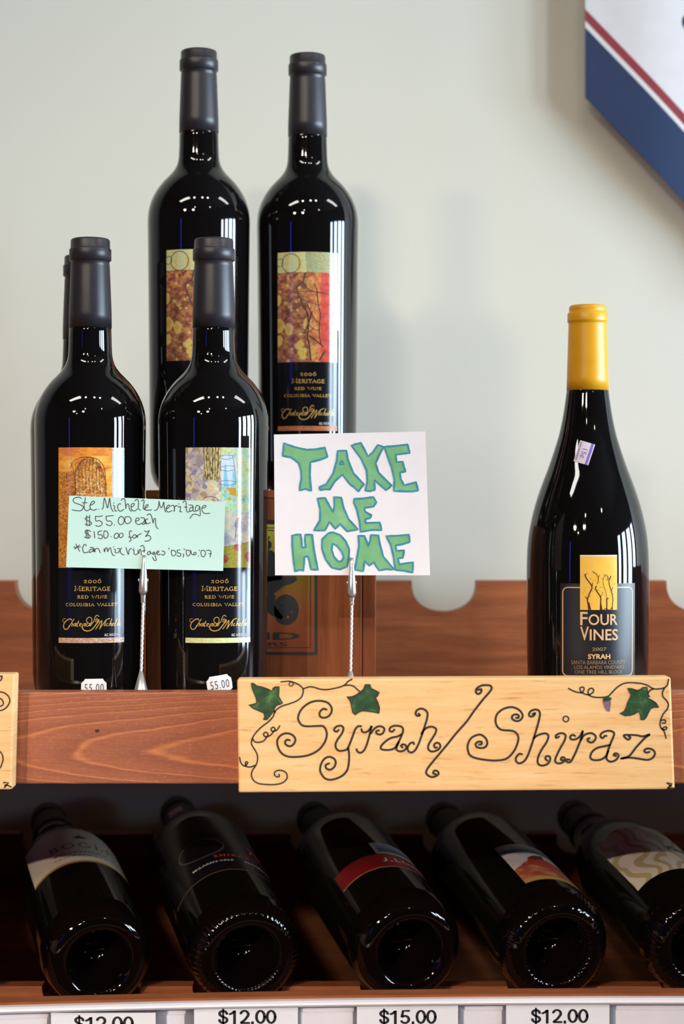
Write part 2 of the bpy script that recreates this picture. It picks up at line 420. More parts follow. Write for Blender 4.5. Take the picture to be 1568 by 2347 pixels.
t = NT('green_marker'); n = t.noise(t.tc(), 60, 3); c = t.ramp(n, [(0.3, sr(112, 170, 116)), (0.6, sr(130, 186, 134)), (0.78, sr(156, 206, 158))]); M_MARK = t.out(c, 0.7, 0, 0.2)
M_TEAL = plain('teal_marker', sr(62, 140, 160), 0.7, 0, 0.2, 0.15, 200)

def uvmat(name):
    t = NT(name); return t, t.tc('UV')
# art: grapes and twigs (tall bottles behind)
def warp(t, v, sc, amt):
    k = t.n.new('ShaderNodeTexNoise'); t.link(v, k.inputs['Vector']); k.inputs['Scale'].default_value = sc; k.inputs['Detail'].default_value = 2
    a = t.n.new('ShaderNodeVectorMath'); a.operation = 'MULTIPLY_ADD'; t.link(k.outputs['Color'], a.inputs[0]); a.inputs[1].default_value = (amt, amt, amt); t.link(v, a.inputs[2]); return a.outputs[0]
t, uv = uvmat('grape_art'); u, v, _ = t.sep(uv); asp = t.mapv(uv, (1, 1.85, 1)); wp = warp(t, asp, 6, .10)
vd, vc = t.voro(t.mapv(wp, (1, .75, 1)), 4.6); vd2, vc2 = t.voro(wp, 9.0); n = t.noise(asp, 9, 6, 0.7); n3 = t.noise(asp, 60, 3, 0.7)
bg = t.ramp(n, [(0.32, sr(98, 54, 52)), (0.46, sr(146, 88, 72)), (0.58, sr(196, 136, 88)), (0.72, sr(222, 176, 112))])
fruit = t.mix(t.ramp(vd, [(0.0, 0.0), (0.35, 1.0)]), sr(200, 136, 54), t.ramp(n, [(0.35, sr(226, 180, 62)), (0.65, sr(216, 202, 130))]))
lft = t.ramp(t.math('ADD', u, t.math('MULTIPLY', v, 0.20)), [(0.55, 1.0), (0.80, 0.0)])
c = t.mix(t.math('MULTIPLY', t.ramp(vd, [(0.36, 1.0), (0.43, 0.0)]), lft), bg, fruit)
c = t.mix(t.math('MULTIPLY', t.ramp(vd2, [(0.22, 0.85), (0.30, 0.0)]), t.math('GREATER_THAN', n, 0.5)), c, sr(220, 206, 130))
orange = t.ramp(n, [(0.30, sr(150, 82, 64)), (0.5, sr(204, 122, 74)), (0.7, sr(230, 168, 100))])
c = t.mix(t.ramp(u, [(0.45, 0.0), (0.66, 0.85)]), c, orange)
red = t.math('MULTIPLY', t.math('GREATER_THAN', u, 0.71), t.math('LESS_THAN', u, 0.86)); c = t.mix(red, c, t.ramp(n, [(0.3, sr(176, 54, 52)), (0.7, sr(222, 100, 84))]))
pale = t.math('GREATER_THAN', u, 0.86); c = t.mix(pale, c, t.ramp(n, [(0.3, sr(150, 100, 140)), (0.6, sr(214, 196, 220))]))  # pale right edge: reflection glare painted into the label colour
c = t.mix(t.ramp(n3, [(0.30, 0.35), (0.45, 0.0)]), c, sr(90, 50, 50))
top = t.math('GREATER_THAN', t.math('ADD', v, t.math('MULTIPLY', n, 0.02)), 0.825); sp = t.noise(asp, 110, 2, 0.7)
tc_ = t.ramp(n, [(0.35, sr(202, 176, 112)), (0.5, sr(206, 206, 146)), (0.65, sr(172, 200, 172))])
spk = t.math('MULTIPLY', t.math('GREATER_THAN', sp, 0.50), t.math('GREATER_THAN', t.math('ADD', u, t.math('MULTIPLY', n, 0.2)), 0.58)); tc_ = t.mix(spk, tc_, t.ramp(n3, [(0.4, sr(66, 84, 84)), (0.6, sr(140, 130, 96))]))
c = t.mix(top, c, tc_); A_GRAPE = t.out(c, 0.15, 0, 0.5)
# art: amber net (front left)
t, uv = uvmat('amber_art'); u, v, _ = t.sep(uv); asp = t.mapv(uv, (1, 1.85, 1)); n = t.noise(t.mapv(uv, (1, 4, 1)), 4, 5, 0.65); n2 = t.noise(asp, 16, 5, 0.7); wp = warp(t, asp, 14, .02)
c = t.ramp(n, [(0.3, sr(206, 96, 44)), (0.45, sr(236, 150, 56)), (0.58, sr(246, 184, 80)), (0.75, sr(244, 214, 150))])
ve, _ = t.voro(t.mapv(wp, (1.25, 0.8, 1)), 30, 'DISTANCE_TO_EDGE'); net = t.ramp(ve, [(0.03, 1.0), (0.11, 0.0)])
d2 = t.math('ADD', t.math('POWER', t.math('DIVIDE', t.math('SUBTRACT', u, 0.46), 0.26), 2.0), t.math('POWER', t.math('DIVIDE', t.math('MAXIMUM', t.math('SUBTRACT', v, 0.62), 0.0), 0.30), 2.0))
dome = t.math('LESS_THAN', d2, 1.0); leftnet = t.math('MULTIPLY', t.math('LESS_THAN', u, 0.27), t.math('LESS_THAN', v, 0.80)); low = t.math('LESS_THAN', v, 0.55)
reg = t.math('MINIMUM', t.math('ADD', dome, t.math('ADD', leftnet, t.math('MULTIPLY', low, t.math('LESS_THAN', u, 0.76)))), 1.0)
domec = t.ramp(n2, [(0.32, sr(120, 62, 62)), (0.42, sr(196, 110, 66)), (0.52, sr(232, 176, 96)), (0.62, sr(238, 222, 176)), (0.72, sr(222, 120, 80))])
c = t.mix(t.math('MULTIPLY', dome, t.ramp(v, [(0.60, 0.9), (0.86, 0.25)])), c, domec)
edge = t.ramp(d2, [(0.55, 0.0), (0.85, 0.7), (1.0, 0.8)]); c = t.mix(t.math('MULTIPLY', t.math('MULTIPLY', edge, dome), t.ramp(n2, [(0.42, 1.0), (0.60, 0.2)])), c, sr(112, 54, 56))
c = t.mix(t.math('MULTIPLY', leftnet, 0.7), c, t.ramp(n2, [(0.3, sr(150, 84, 40)), (0.5, sr(206, 130, 50)), (0.65, sr(236, 184, 84))]))
c = t.mix(t.math('MULTIPLY', net, t.math('MULTIPLY', reg, 0.75)), c, sr(84, 42, 34))
rt = t.math('GREATER_THAN', u, 0.80); c = t.mix(rt, c, t.ramp(n2, [(0.33, sr(110, 76, 116)), (0.43, sr(180, 196, 222)), (0.62, sr(140, 200, 222)), (0.7, sr(226, 220, 214))]))
c = t.mix(t.math('MULTIPLY', t.math('GREATER_THAN', v, 0.93), t.math('GREATER_THAN', n, 0.5)), c, sr(224, 130, 66))
A_AMBER = t.out(c, 0.15, 0, 0.5)
# art: pale lavender and blue collage (front middle)
t, uv = uvmat('lavender_art'); u, v, _ = t.sep(uv); asp = t.mapv(uv, (1, 1.85, 1)); wp = warp(t, asp, 8, .10); n = t.noise(wp, 8, 5, 0.62); n2 = t.noise(asp, 26, 4, 0.7)
vd3, vc3 = t.voro(wp, 15.0); bw = t.sep(vc3)[0]
c = t.ramp(bw, [(0.0, sr(132, 126, 176)), (0.25, sr(186, 178, 200)), (0.45, sr(222, 206, 162)), (0.65, sr(232, 222, 190)), (0.82, sr(160, 156, 192)), (1.0, sr(176, 146, 100))])
c = t.mix(t.ramp(n2, [(0.4, 0.45), (0.6, 0.0)]), c, t.ramp(n, [(0.4, sr(150, 130, 120)), (0.6, sr(206, 186, 130))]))
ncol = t.noise(t.mapv(uv, (30, 12, 1)), 1.6, 4, 0.7); col = t.math('MULTIPLY', t.math('MULTIPLY', t.math('GREATER_THAN', t.math('ADD', u, t.math('MULTIPLY', v, 0.12)), 0.38), t.math('LESS_THAN', t.math('SUBTRACT', u, t.math('MULTIPLY', v, 0.12)), 0.41)), t.math('GREATER_THAN', t.math('ADD', v, t.math('MULTIPLY', n, .06)), 0.76))
c = t.mix(col, c, t.ramp(ncol, [(0.36, sr(52, 44, 48)), (0.46, sr(150, 134, 100)), (0.56, sr(214, 200, 140)), (0.66, sr(232, 208, 80))]))
rt = t.math('GREATER_THAN', u, 0.53); vd, vc = t.voro(asp, 6.0)
blue = t.math('LESS_THAN', t.math('ADD', t.math('POWER', t.math('DIVIDE', t.math('SUBTRACT', u, .64), .12), 2.0), t.math('POWER', t.math('DIVIDE', t.math('SUBTRACT', v, .80), .15), 4.0)), 1.0)
rc = t.ramp(n, [(0.32, sr(120, 190, 200)), (0.45, sr(176, 216, 190)), (0.55, sr(214, 226, 176)), (0.66, sr(178, 200, 130)), (0.78, sr(214, 166, 74))])
rc = t.mix(blue, rc, t.ramp(t.noise(t.mapv(uv, (8, 2, 1)), 2, 2, .5), [(0.42, sr(134, 204, 232)), (0.55, sr(214, 226, 244))])); c = t.mix(rt, c, rc)
gold = t.math('MULTIPLY', t.math('MULTIPLY', t.math('GREATER_THAN', v, .56), t.math('LESS_THAN', v, .665)), t.math('MULTIPLY', t.math('GREATER_THAN', u, .57), t.math('LESS_THAN', u, .75))); c = t.mix(t.math('MULTIPLY', gold, t.ramp(n, [(.45, 0.0), (.5, 1.0)])), c, sr(206, 160, 62))
mid = t.math('MULTIPLY', rt, t.math('LESS_THAN', v, 0.46)); c = t.mix(mid, c, t.ramp(n, [(0.35, sr(170, 166, 180)), (0.5, sr(214, 210, 200)), (0.65, sr(232, 216, 176))]))
lowr = t.math('LESS_THAN', t.math('ADD', v, t.math('MULTIPLY', u, -.10)), 0.12); ol = t.ramp(n2, [(0.3, sr(150, 138, 56)), (0.7, sr(190, 178, 86))]); ol = t.mix(t.ramp(vd, [(0.36, 1.0), (0.42, 0.0)]), ol, t.ramp(n2, [(0.35, sr(158, 52, 56)), (0.65, sr(208, 100, 90))])); c = t.mix(lowr, c, ol)
A_LAV = t.out(c, 0.15, 0, 0.5)
def stripmat(name, cols):
    t, uv = uvmat(name); n = t.noise(t.mapv(uv, (9, 1.2, 1)), 1.5, 4, 0.7)
    return t.out(t.ramp(n, [(0.28+0.44*i/(len(cols)-1), c) for i, c in enumerate(cols)]), 0.3)
ST_AMBER = stripmat('amber_strip', [sr(150, 70, 60), sr(214, 206, 150), sr(176, 110, 84), sr(196, 190, 196), sr(228, 110, 50)])
ST_LAV = stripmat('lavender_strip', [sr(206, 206, 110), sr(226, 224, 150), sr(190, 206, 160), sr(232, 228, 170)])
ST_GRAPE = stripmat('grape_strip', [sr(206, 170, 50), sr(150, 100, 90), sr(214, 120, 60), sr(190, 70, 60)])

# ------------------------------------------------------------------ the room
def struct(mb, name, mats, **k):
    o = mb.build(name, mats, **k); o['kind'] = 'structure'; return o
X0, X1, Y0, Y1 = -WX, WX, -5.5, 0.36
struct(MB().box(X0-.1, X1+.1, Y1, Y1+.1, 0, CEIL), 'wall_back', M_WALL)
struct(MB().box(X0-.1, X0, Y0, Y1, 0, CEIL), 'wall_left', M_DARKWALL)
struct(MB().box(X0-.1, X1+.1, Y0-.1, Y0, 0, CEIL), 'wall_front', M_DARKWALL)
struct(MB().box(X0-.1, X1+.3, Y0-.1, Y1+.1, -.1, 0), 'floor', M_FLOOR)
struct(MB().box(X0-.1, X1+.3, Y0-.1, Y1+.1, CEIL, CEIL+.1), 'ceiling', M_CEIL)
wy0, wy1, wz0, wz1 = -1.92, 0.30, 1.18, 2.22
m = MB(); m.box(X1, X1+.1, Y0, wy0, 0, CEIL); m.box(X1, X1+.1, wy1, Y1, 0, CEIL); m.box(X1, X1+.1, wy0, wy1, 0, wz0); m.box(X1, X1+.1, wy0, wy1, wz1, CEIL)
struct(m, 'wall_right', M_DARKWALL)
m = MB()
for (a, b) in ((wy0, wy0+.12), (wy1-.10, wy1), (-1.45, -1.20), (-0.80, -0.62), (-0.22, -0.06)): m.box(X1-.01, X1+.06, a, b, wz0, wz1)
m.box(X1-.012, X1+.058, wy0, wy1, wz0, wz0+.05); m.box(X1-.012, X1+.058, wy0, wy1, wz1-.05, wz1)
struct(m, 'window_1', M_BLACKMETAL)
# ceiling fittings and the neon tube on the left wall
for (cx, cy, L, W, rz, lab) in ((-0.90, -1.07, 0.80, 0.16, 8, 'white fluorescent ceiling fitting, the left one of the pair'), (1.45, -0.42, 1.01, 0.19, 12, 'white fluorescent ceiling fitting, the right one near the window')):
    r = empty('ceiling_light', (cx, cy, CEIL-.07), math.radians(rz), lab, 'ceiling light', 'fluorescent ceiling fittings')
    MB().box(-L/2, L/2, -W/2, W/2, 0.0, .07).build('housing', M_WHITE, r)
t = NT('blue_neon'); t.b.inputs['Emission Color'].default_value = (0.05, 0.06, 1.0, 1); t.b.inputs['Emission Strength'].default_value = 15.0; M_NEON = t.out((0.05, 0.05, 0.3), 0.3)
r = empty('neon_tube', (-2.54, -3.2, 1.35), 0, 'upright blue neon tube on the dark left wall', 'neon tube')
m = MB(); lathe(m, [(0.0, 0.0), (.03, 0.0), (.03, .95), (0.0, .95)], 20); m.build('tube', M_NEON, r)
[MB().box(-.06, .0, -.015, .015, z, z+.03).build('bracket', M_BLACKMETAL, r) for z in (.1, .8)]

# ------------------------------------------------------------------ the wine rack
def axis(base_px, cap_px, Db, L=.300):
    """foot point and direction of a lying bottle from where its foot and its lip are seen"""
    b = P(*base_px, Db); best = None
    for i in range(400):
        c_ = P(*cap_px, Db+.2+.12*i/400); e = abs((c_-b).length-L*.97)
        if best is None or e < best[0]: best = (e, c_)
    return b, (best[1]-b).normalized()
LY0 = axis((-132, 2212), (-196, 1886), 1.425)
LY = [axis((229, 2206), (112, 1882), 1.425), axis((569, 2197), (409, 1868), 1.425), axis((942, 2184), (722, 1880), 1.420), axis((1281, 2181), (1019, 1881), 1.420), axis((1613, 2170), (1320, 1876), 1.420)]+[LY0]
def cross(k, y):
    b, ax = LY[k]; f = (y-b.y)/ax.y; return b+ax*f
XR0, XR1 = -0.85, 0.85
ZL = lambda py, D: ZC-(py-1173.5)/FPX*D
Z_SHELF = ZC-.1387
rack = empty('wine_rack', (0, 0.1, 0), 0, 'reddish brown stained two-tier wooden wine rack against the pale wall', 'wine rack')
RY = 0.1
def rb(m, name, mat, bevel=0.0012, label=None):
    o = m.build(name, mat, rack, bevel=bevel); o.location = (0, -RY, 0)
    if label: o['label'] = label
    return o
# front board of the upper shelf: mesh in coordinates relative to the lens height so that its grain can be placed
m = MB(); zt = ZL(1580.5, 1.344)-ZC; zb = ZL(1797, 1.325)-ZC
m.box(XR0, XR1, -.075, -.056, zt, zb)
m.f = [f[::-1] for f in m.f]
fb = m.build('front_board', M_FRONT, rack, bevel=0.0012); fb.location = (0, -RY, ZC); fb['label'] = 'front board with arched orange grain lines'
rb(MB().box(XR0, XR1, -.056, .328, Z_SHELF-.016, Z_SHELF), 'shelf_plank', M_RACK)
def scalloped(ztop, zbot, cuts, y0, y1, name, power=0.75):
    """board with rounded cut-outs along its top edge; cuts = (centre x, half width, depth)"""
    top = [(XR0, ztop)]
    for c_, w, dep in sorted(cuts):
        for i in range(25):
            a = PI*i/24; top.append((c_-w*math.cos(a), ztop-dep*(math.sin(a)**power)))
    top.append((XR1, ztop))
    n = len(top); V = []
    for y in (y0, y1):
        for (x, z) in top: V.append((x, y, z))
        for (x, z) in top: V.append((x, y, zbot))
    Fc = []
    for i in range(n-1):
        Fc += [(i, n+i, n+i+1, i+1), (2*n+i, 2*n+i+1, 3*n+i+1, 3*n+i), (i, i+1, 2*n+i+1, 2*n+i), (n+i, 3*n+i, 3*n+i+1, n+i+1)]
    Fc += [(0, 2*n, 3*n, n), (n-1, 2*n-1, 4*n-1, 3*n-1)]
    return rb(MB().add(V, Fc), name, M_RACK, 0)
sx = lambda px, D=1.662: (px-784)/FPX*D
scalloped(ZL(1331, 1.662), Z_SHELF, [(sx(p), .0262, .0250) for p in (108, 330, 560, 1018, 1602, -190, 1900)], .262, .280, 'back_board')
zt = ZL(1912, 1.662); cuts = []
for k in range(6):
    a = cross(k, .262); b = cross(k, .280); cuts.append(((a.x+b.x)/2, .0262, zt-(min(a.z, b.z)-.0188)))
scalloped(zt, ZC-.44, cuts, .262, .280, 'back_board', 0.5)
# rail with hollows that the bottle feet lie in
zt = ZC-.3355; cuts = []
for k in range(6):
    a = cross(k, .052); b = cross(k, .068); R = .0418; c_ = (a+b)/2; d = zt-min(a.z, b.z); cuts.append((c_.x, math.sqrt(R*R-d*d)+.004, R+.0016+d))
scalloped(zt, ZC-.44, cuts, .052, .068, 'foot_rail', 0.6)
rb(MB().box(XR0, XR1, -.030, .262, ZC-.456, ZC-.44), 'light_stop_plank', M_RACK)  # unseen plank, added to keep the space under the bottles dark
def sag(x):
    """the long lip and price rail sag a little to the left"""
    u = max(-1.25, min(1.25, x/.229)); return -(6*(-u)*1.0+0)*0 - ((-11*u+6*u*u))/3484.0
def extrude_x(prof, n=40):
    V = []; Fc = []; k = len(prof)
    for i in range(n+1):
        x = XR0+(XR1-XR0)*i/n
        for (y, z) in prof: V.append((x, y, z+sag(x)))
    for i in range(n):
        for j in range(k):
            a = i*k+j; b = i*k+(j+1) % k; Fc.append((a, b, b+k, a+k))
    Fc.append(tuple(range(k))[::-1]); Fc.append(tuple(range(n*k, n*k+k)))
    return V, Fc
zl = ZC-.3193
V, Fc = extrude_x([(-.050, zl), (-.050, zl-.05), (-.031, zl-.05), (-.031, zl), (-.033, zl+.0008), (-.048, zl+.0008)])
rb(MB().add(V, Fc), 'lower_front_board', M_RACK, 0)
# white price rail: bead on top, groove, sloping face
pr = [(-.0502, zl-.0005), (-.0555, zl-.0005), (-.0580, zl-.0015), (-.0586, zl-.0028), (-.0575, zl-.0042), (-.0535, zl-.0046), (-.0535, zl-.0080), (-.0550, zl-.0086), (-.0550, zl-.034), (-.0590, zl-.036), (-.0590, zl-.040), (-.0502, zl-.040)]
V, Fc = extrude_x(pr)
rb(MB().add(V, Fc), 'price_rail', M_PLASTIC, 0, 'white plastic price rail')
for x0, x1 in ((XR0-.02, XR0), (XR1, XR1+.02)):
    rb(MB().box(x0, x1, -.05, .30, 0, ZC-.04), 'side_panel', M_RACK)
    rb(MB().box(x0, x1, -.60, -.0502, 0, ZC-.165), 'light_block_panel', M_RACK)  # added out of view to keep low window light off the lower tier

# ------------------------------------------------------------------ bottles
MER = [(.0215, .0362), (.10, .0368), (.19, .0377), (.1976, .0378), (.2039, .03745), (.2110, .0359), (.2190, .0324), (.2271, .0267), (.2333, .0206), (.2390, .0166), (.245, .0150), (.2525, .0146), (.2637, .0143)]
def capsule_mb(h0, r0, h1, band, rband, mat=0):
    """foil from h0 up to the lip h1; band = (z0, z1)"""
    m = MB(); rn = rband-.0011
    lathe(m, [(r0-.0002, h0), (r0+.00025, h0), (r0+.0002, h0+.01), (rn+.0001, band[0]-.004), (rn-.0002, band[0]-.0006), (rn+.0003, band[0]-.0002), (rband, band[0]+.0004), (rband, band[1]-.0006), (rband-.0003, band[1]), (rband-.0009, band[1]+.0006),
              (rband-.0010, h1-.0014), (rband-.0016, h1-.0004), (rband-.0026, h1), (.0, h1)], 72)
    return m
def base_prof(R, H):
    return [(0.0, .034), (.12*R, .0335), (.24*R, .0320), (.36*R, .0275), (.45*R, .0200), (.50*R, .0125), (.535*R, .0060), (.575*R, .0022), (.63*R, .0005), (.70*R, 0.0), (.79*R, .0009), (.87*R, .0034), (.935*R, .0078), (.98*R, .0135), (1.0*R, H)]
def bottle_body(prof, root, mat, cap_h, knurl=None, seg=96, basemat=None):
    pd = dense(prof); R = pd[0][1]; H = pd[0][0]
    bp = base_prof(R, H)
    if knurl:                                # finer rings over the knurled heel
        ring = []
        for k in range(13):
            h = .0010+(H-.0010)*k/12
            r = None
            for (r0, h0), (r1, h1) in zip(bp[9:], bp[10:]):
                if h0 <= h <= h1: r = r0+(r1-r0)*(h-h0)/(h1-h0)
            ring.append((r, h))
        bp = bp[:10]+ring[:-1]+[bp[-1]]
    m = MB()
    mats = [mat, basemat or mat]
    lathe(m, bp, knurl[2]*6 if knurl else seg, 1, knurl)
    body = [(r, h) for h, r in pd]
    top = cap_h-.004
    hc = pd[-1][0]; body += [(pd[-1][1]-.0003, hc+.0006), (pd[-1][1]-.0028, hc+.004), (pd[-1][1]-.0034, top), (0.0, top)]
    lathe(m, body, seg, 0)
    return m.build('glass_body', mats, root)

S1 = lambda pts, ox, oy, s: [(ox+x/s, oy+y/s) for x, y in pts]
# script wordmark strokes, as drawn on the photo's label (crop pixels, 9.503 per photo pixel, origin 125, 1300)
WM = [([(285,1178),(245,1208),(207,1214),(187,1184),(207,1150),(255,1145)], 9), ([(378,1172),(362,1150),(315,1155),(262,1195),(222,1250),(207,1305),(222,1355),(262,1378),(310,1345),(335,1290)], 20),
 ([(425,1150),(385,1220),(335,1312)], 16), ([(352,1275),(388,1240),(400,1262),(380,1304)], 14), ([(455,1240),(415,1268),(418,1302),(448,1282),(472,1242),(458,1304)], 13),
 ([(518,1188),(480,1298),(505,1304)], 14), ([(470,1236),(530,1236)], 8), ([(540,1282),(576,1252),(552,1244),(530,1290),(562,1306)], 12), ([(642,1240),(600,1266),(592,1302),(630,1288),(655,1242),(642,1304)], 13),
 ([(684,1240),(668,1296),(702,1300),(734,1244),(724,1302),(760,1280),(775,1240)], 13), ([(905,1095),(880,1068),(842,1090),(822,1150),(800,1215),(760,1245),(700,1232),(668,1180),(690,1125),(740,1110),(772,1150),(760,1230),(735,1300)], 14),
 ([(868,1130),(842,1206),(862,1212)], 12), ([(838,1160),(885,1158)], 7), ([(882,1192),(912,1166),(896,1156),(876,1200),(912,1214)], 10),
 ([(582,1318),(612,1380),(680,1408),(760,1385),(815,1325),(850,1270),(910,1190)], 20), ([(845,1366),(905,1270),(962,1180),(955,1260),(920,1366)], 16), ([(920,1366),(985,1265),(1050,1172),(1120,1142)], 15), ([(1048,1176),(1015,1300)], 18),
 ([(1034,1242),(1010,1302)], 13), ([(1088,1246),(1052,1268),(1052,1302),(1088,1288)], 12), ([(1165,1148),(1112,1302)], 14), ([(1124,1272),(1155,1242),(1148,1302),(1168,1296)], 12),
 ([(1182,1282),(1212,1252),(1188,1248),(1172,1292),(1204,1304)], 12), ([(1275,1158),(1222,1302)], 15), ([(1334,1158),(1278,1302)], 15), ([(1312,1284),(1348,1254),(1326,1248),(1306,1292),(1352,1300)], 12)]
def strokes(mb, list_, conv, mp, off, mat, n=4):
    for pts, wd in list_:
        q = [conv(a, b) for a, b in pts]; k = conv.k
        put(mb, ribbon(smooth_path(q, n), wd*k), mp, off, mat)
def meritage_label(root, rf, art, strip, twig, lab):
    """label 46 x 130 mm: picture above, black panel with gold print below, thin picture strip at the foot"""
    m = MB(); W = Wrap(rf, lab); O = .00012
    hw = .0232
    grid(m, W, -hw, hw, 0, .0034, 20, 1, O, 3); grid(m, W, -hw, hw, .0034, .0500, 20, 8, O, 1); grid(m, W, -hw, hw, .0500, .1300, 20, 16, O, 0)
    O2 = O+.00008
    def line(s, x0, x1, yb, yt, mat=2, big=1.0, wd=.15): put(m, fit(serif2d(s, wd, .2, big), x0, x1, yb, yt), W, O2, mat)
    k = .042/1270.0                            # metres per crop pixel
    cx = 770.0; y0 = 1672.0
    X = lambda a: (a-cx)*k*1.04
    Y = lambda b: (y0-b)/9.503/3449.0
    line('2006', X(615), X(955), Y(368), Y(268)); line('MERITAGE', X(428), X(1135), Y(538), Y(425), 2, 1.25, .17)
    line('RED WINE', X(490), X(1070), Y(702), Y(632)); line('COLUMBIA VALLEY', X(255), X(1295), Y(870), Y(800))
    conv = lambda a, b: Vector((X(a), Y(b))); conv.k = k*1.05
    strokes(m, WM, conv, W, O2, 2)
    put(m, fit(font2d('ALC. 14.5% BY VOL.', bold=.01), X(1015), X(1355), Y(1528), Y(1468)), W, O2, 4)
    if twig: 
        tw = [([(578,520),(555,600),(540,680),(480,740),(440,780),(450,880),(500,1010),(540,1140),(600,1260),(620,1400),(620,1560),(610,1700),(640,1900),(660,2160)], 22), ([(540,690),(590,790),(700,860),(860,890),(970,915)], 14), ([(450,870),(600,860),(760,870)], 10),
              ([(720,720),(760,840),(770,1000),(790,1150),(815,1300),(800,1500),(800,1700),(830,1860)], 15), ([(500,1010),(590,1040),(680,1080),(770,1120)], 9), ([(600,1080),(660,1250),(740,1400),(800,1470)], 12), ([(620,1480),(700,1560),(790,1600)], 9), ([(640,1700),(740,1780),(860,1900)], 20), ([(800,2150),(850,2060),(890,1990)], 26), ([(660,2080),(780,2000)], 8), ([(680,1250),(620,1480),(560,1640)], 22), ([(440,780),(470,740),(530,700)], 34)]
        cv = lambda a, b: Vector((-hw+(a-105)/1010*2*hw, .0500+(2190-b)/2070*.080)); cv.k = 2*hw/1010
        strokes(m, tw, cv, W, O2, 5)
        put(m, ribbon([cv(340+150*math.cos(i*.2618), 330+180*math.sin(i*.2618)) for i in range(24)], 12*cv.k, True), W, O2, 5)
        put(m, ribbon([cv(150+60*math.cos(i*.2618), 310+75*math.sin(i*.2618)) for i in range(24)], 9*cv.k, True), W, O2, 5)
    if art is A_AMBER:
        cv = lambda a, b: Vector((-hw+(a-125)/1130*2*hw, .1300-(b-135)/2085*.080)); cv.k = 2*hw/1130
        tw = [([(340,500),(390,380),(470,330),(560,305),(690,305),(790,345),(870,440),(905,560),(915,760),(915,940)], 9), ([(345,390),(400,560),(420,760),(420,960)], 8), ([(130,555),(370,555)], 6), ([(125,262),(1050,262)], 4)]
        for i in range(8):
            x = 430+i*56; tw.append(([(x+18*(4-i)*.5+20, 318+abs(i-3.5)*9), (x, 430), (x-4, 620), (x+3, 930)], 5))
        strokes(m, tw, cv, W, O2, 5)
    if art is A_LAV:
        cv = lambda a, b: Vector((-hw+(a-85)/1090*2*hw, .1300-(b-135)/2075*.080)); cv.k = 2*hw/1090
        tw = [([(660,280),(760,265),(880,290),(760,340),(660,325)], 5), ([(655,470),(760,450),(880,460)], 5), ([(650,525),(760,540),(885,520)], 5), ([(650,715),(780,705),(905,730)], 5), ([(655,770),(780,785),(900,755)], 5), ([(380,1030),(430,995),(490,980),(560,995),(625,1040)], 8), ([(840,270),(870,420),(890,600),(900,760)], 5), ([(890,1440),(905,1540),(890,1700)], 9), ([(900,1400),(930,1360),(960,1350),(940,1390),(900,1440)], 7), ([(960,960),(1030,990),(1050,1080)], 5)]
        for i in range(6): tw.append(([(400+i*44, 140), (392+i*44, 330), (410+i*38, 560), (420+i*34, 690)], 5))
        strokes(m, tw, cv, W, O2, 5)
    return m.build('front_label', [art, M_LBLACK, M_GOLD, strip, M_WPRINT, M_TWIG], root)
def price_sticker(root, rf, h0, th0, rot, text='55.00'):
    m = MB(); W = Wrap(rf, h0, th0, rot); a = .0083; b = .0062; nt = .0015
    o = [(-a+nt*1.6, b), (-a+nt, b-nt), (-a, b-nt*1.8), (-a-.0002, 0), (-a, -b+nt*1.8), (-a+nt, -b+nt), (-a+nt*1.6, -b), (a-nt*1.6, -b), (a-nt, -b+nt), (a, -b+nt*1.8), (a+.0002, 0), (a, b-nt*1.8), (a-nt, b-nt), (a-nt*1.6, b)]
    n = 16
    for i in range(n):                        # strips so that the paper follows the curve
        pass
    mid = [(x, y) for x, y in o]
    V = []; Fc = []
    xs = [-a+nt*1.6+(2*a-3.2*nt)*i/10 for i in range(11)]
    for x in xs: V += [W(x, -b, .0003), W(x, b, .0003)]
    Fc = [(2*i, 2*i+2, 2*i+3, 2*i+1) for i in range(10)]
    m.add(V, Fc, 0)
    for sg in (-1, 1):
        e = [(sg*(a-nt*1.6), -b), (sg*(a-nt), -b+nt), (sg*a, -b+nt*1.8), (sg*(a+.0002), 0), (sg*a, b-nt*1.8), (sg*(a-nt), b-nt), (sg*(a-nt*1.6), b)]
        if sg < 0: e = e[::-1]
        m.add([W(x, y, .0003) for x, y in e], [tuple(range(7))], 0)
    put(m, fit(font2d(text, space=1.15), -a*.74, a*.78, -b*.42, b*.46), W, .0004, 1)
    return m.build('price_sticker', [M_PAPER, M_GREYINK], root)

def meritage(px, D, base_z, rel_deg, art, strip, twig, label, group, sticker=None, lab=.0513):
    x = (px-784)/FPX*D; az = math.atan2(-x, D)
    r = empty('wine_bottle', (x, CAMY+D, base_z+LIFT), az+math.radians(rel_deg), label, 'wine bottle', group)
    bottle_body(MER, r, M_GLASS, .3247)
    capsule_mb(.2637, .0143, .3247, (.3095, .3176), .0143).build('foil_capsule', M_CAPS, r)
    rf = rof(dense(MER))
    meritage_label(r, rf, art, strip, twig, lab)
    if sticker: price_sticker(r, rf, *sticker)
    return r
Z_BOX = ZC+.0155; LIFT = .0003
meritage(207, 1.400, Z_SHELF, 1.5, A_AMBER, ST_AMBER, False, 'black wine bottle with an amber net-patterned label, front left behind the mint price card', 'black bottles on the top shelf', (.0213, .04, 0.0))
meritage(490, 1.400, Z_SHELF, 5.5, A_LAV, ST_LAV, False, 'black wine bottle with a pale lavender and blue label, beside the green lettered white card', 'black bottles on the top shelf', (.0236, .012, .16))
meritage(190, 1.492, Z_SHELF, -20, A_AMBER, ST_AMBER, False, 'black wine bottle almost hidden behind the front left bottle with the amber label', 'black bottles on the top shelf')
meritage(456, 1.515, Z_BOX, -3.0, A_GRAPE, ST_GRAPE, True, 'black bottle raised on the wooden box, left one, its grape picture label half covered', 'black bottles on the top shelf', None, .0434)
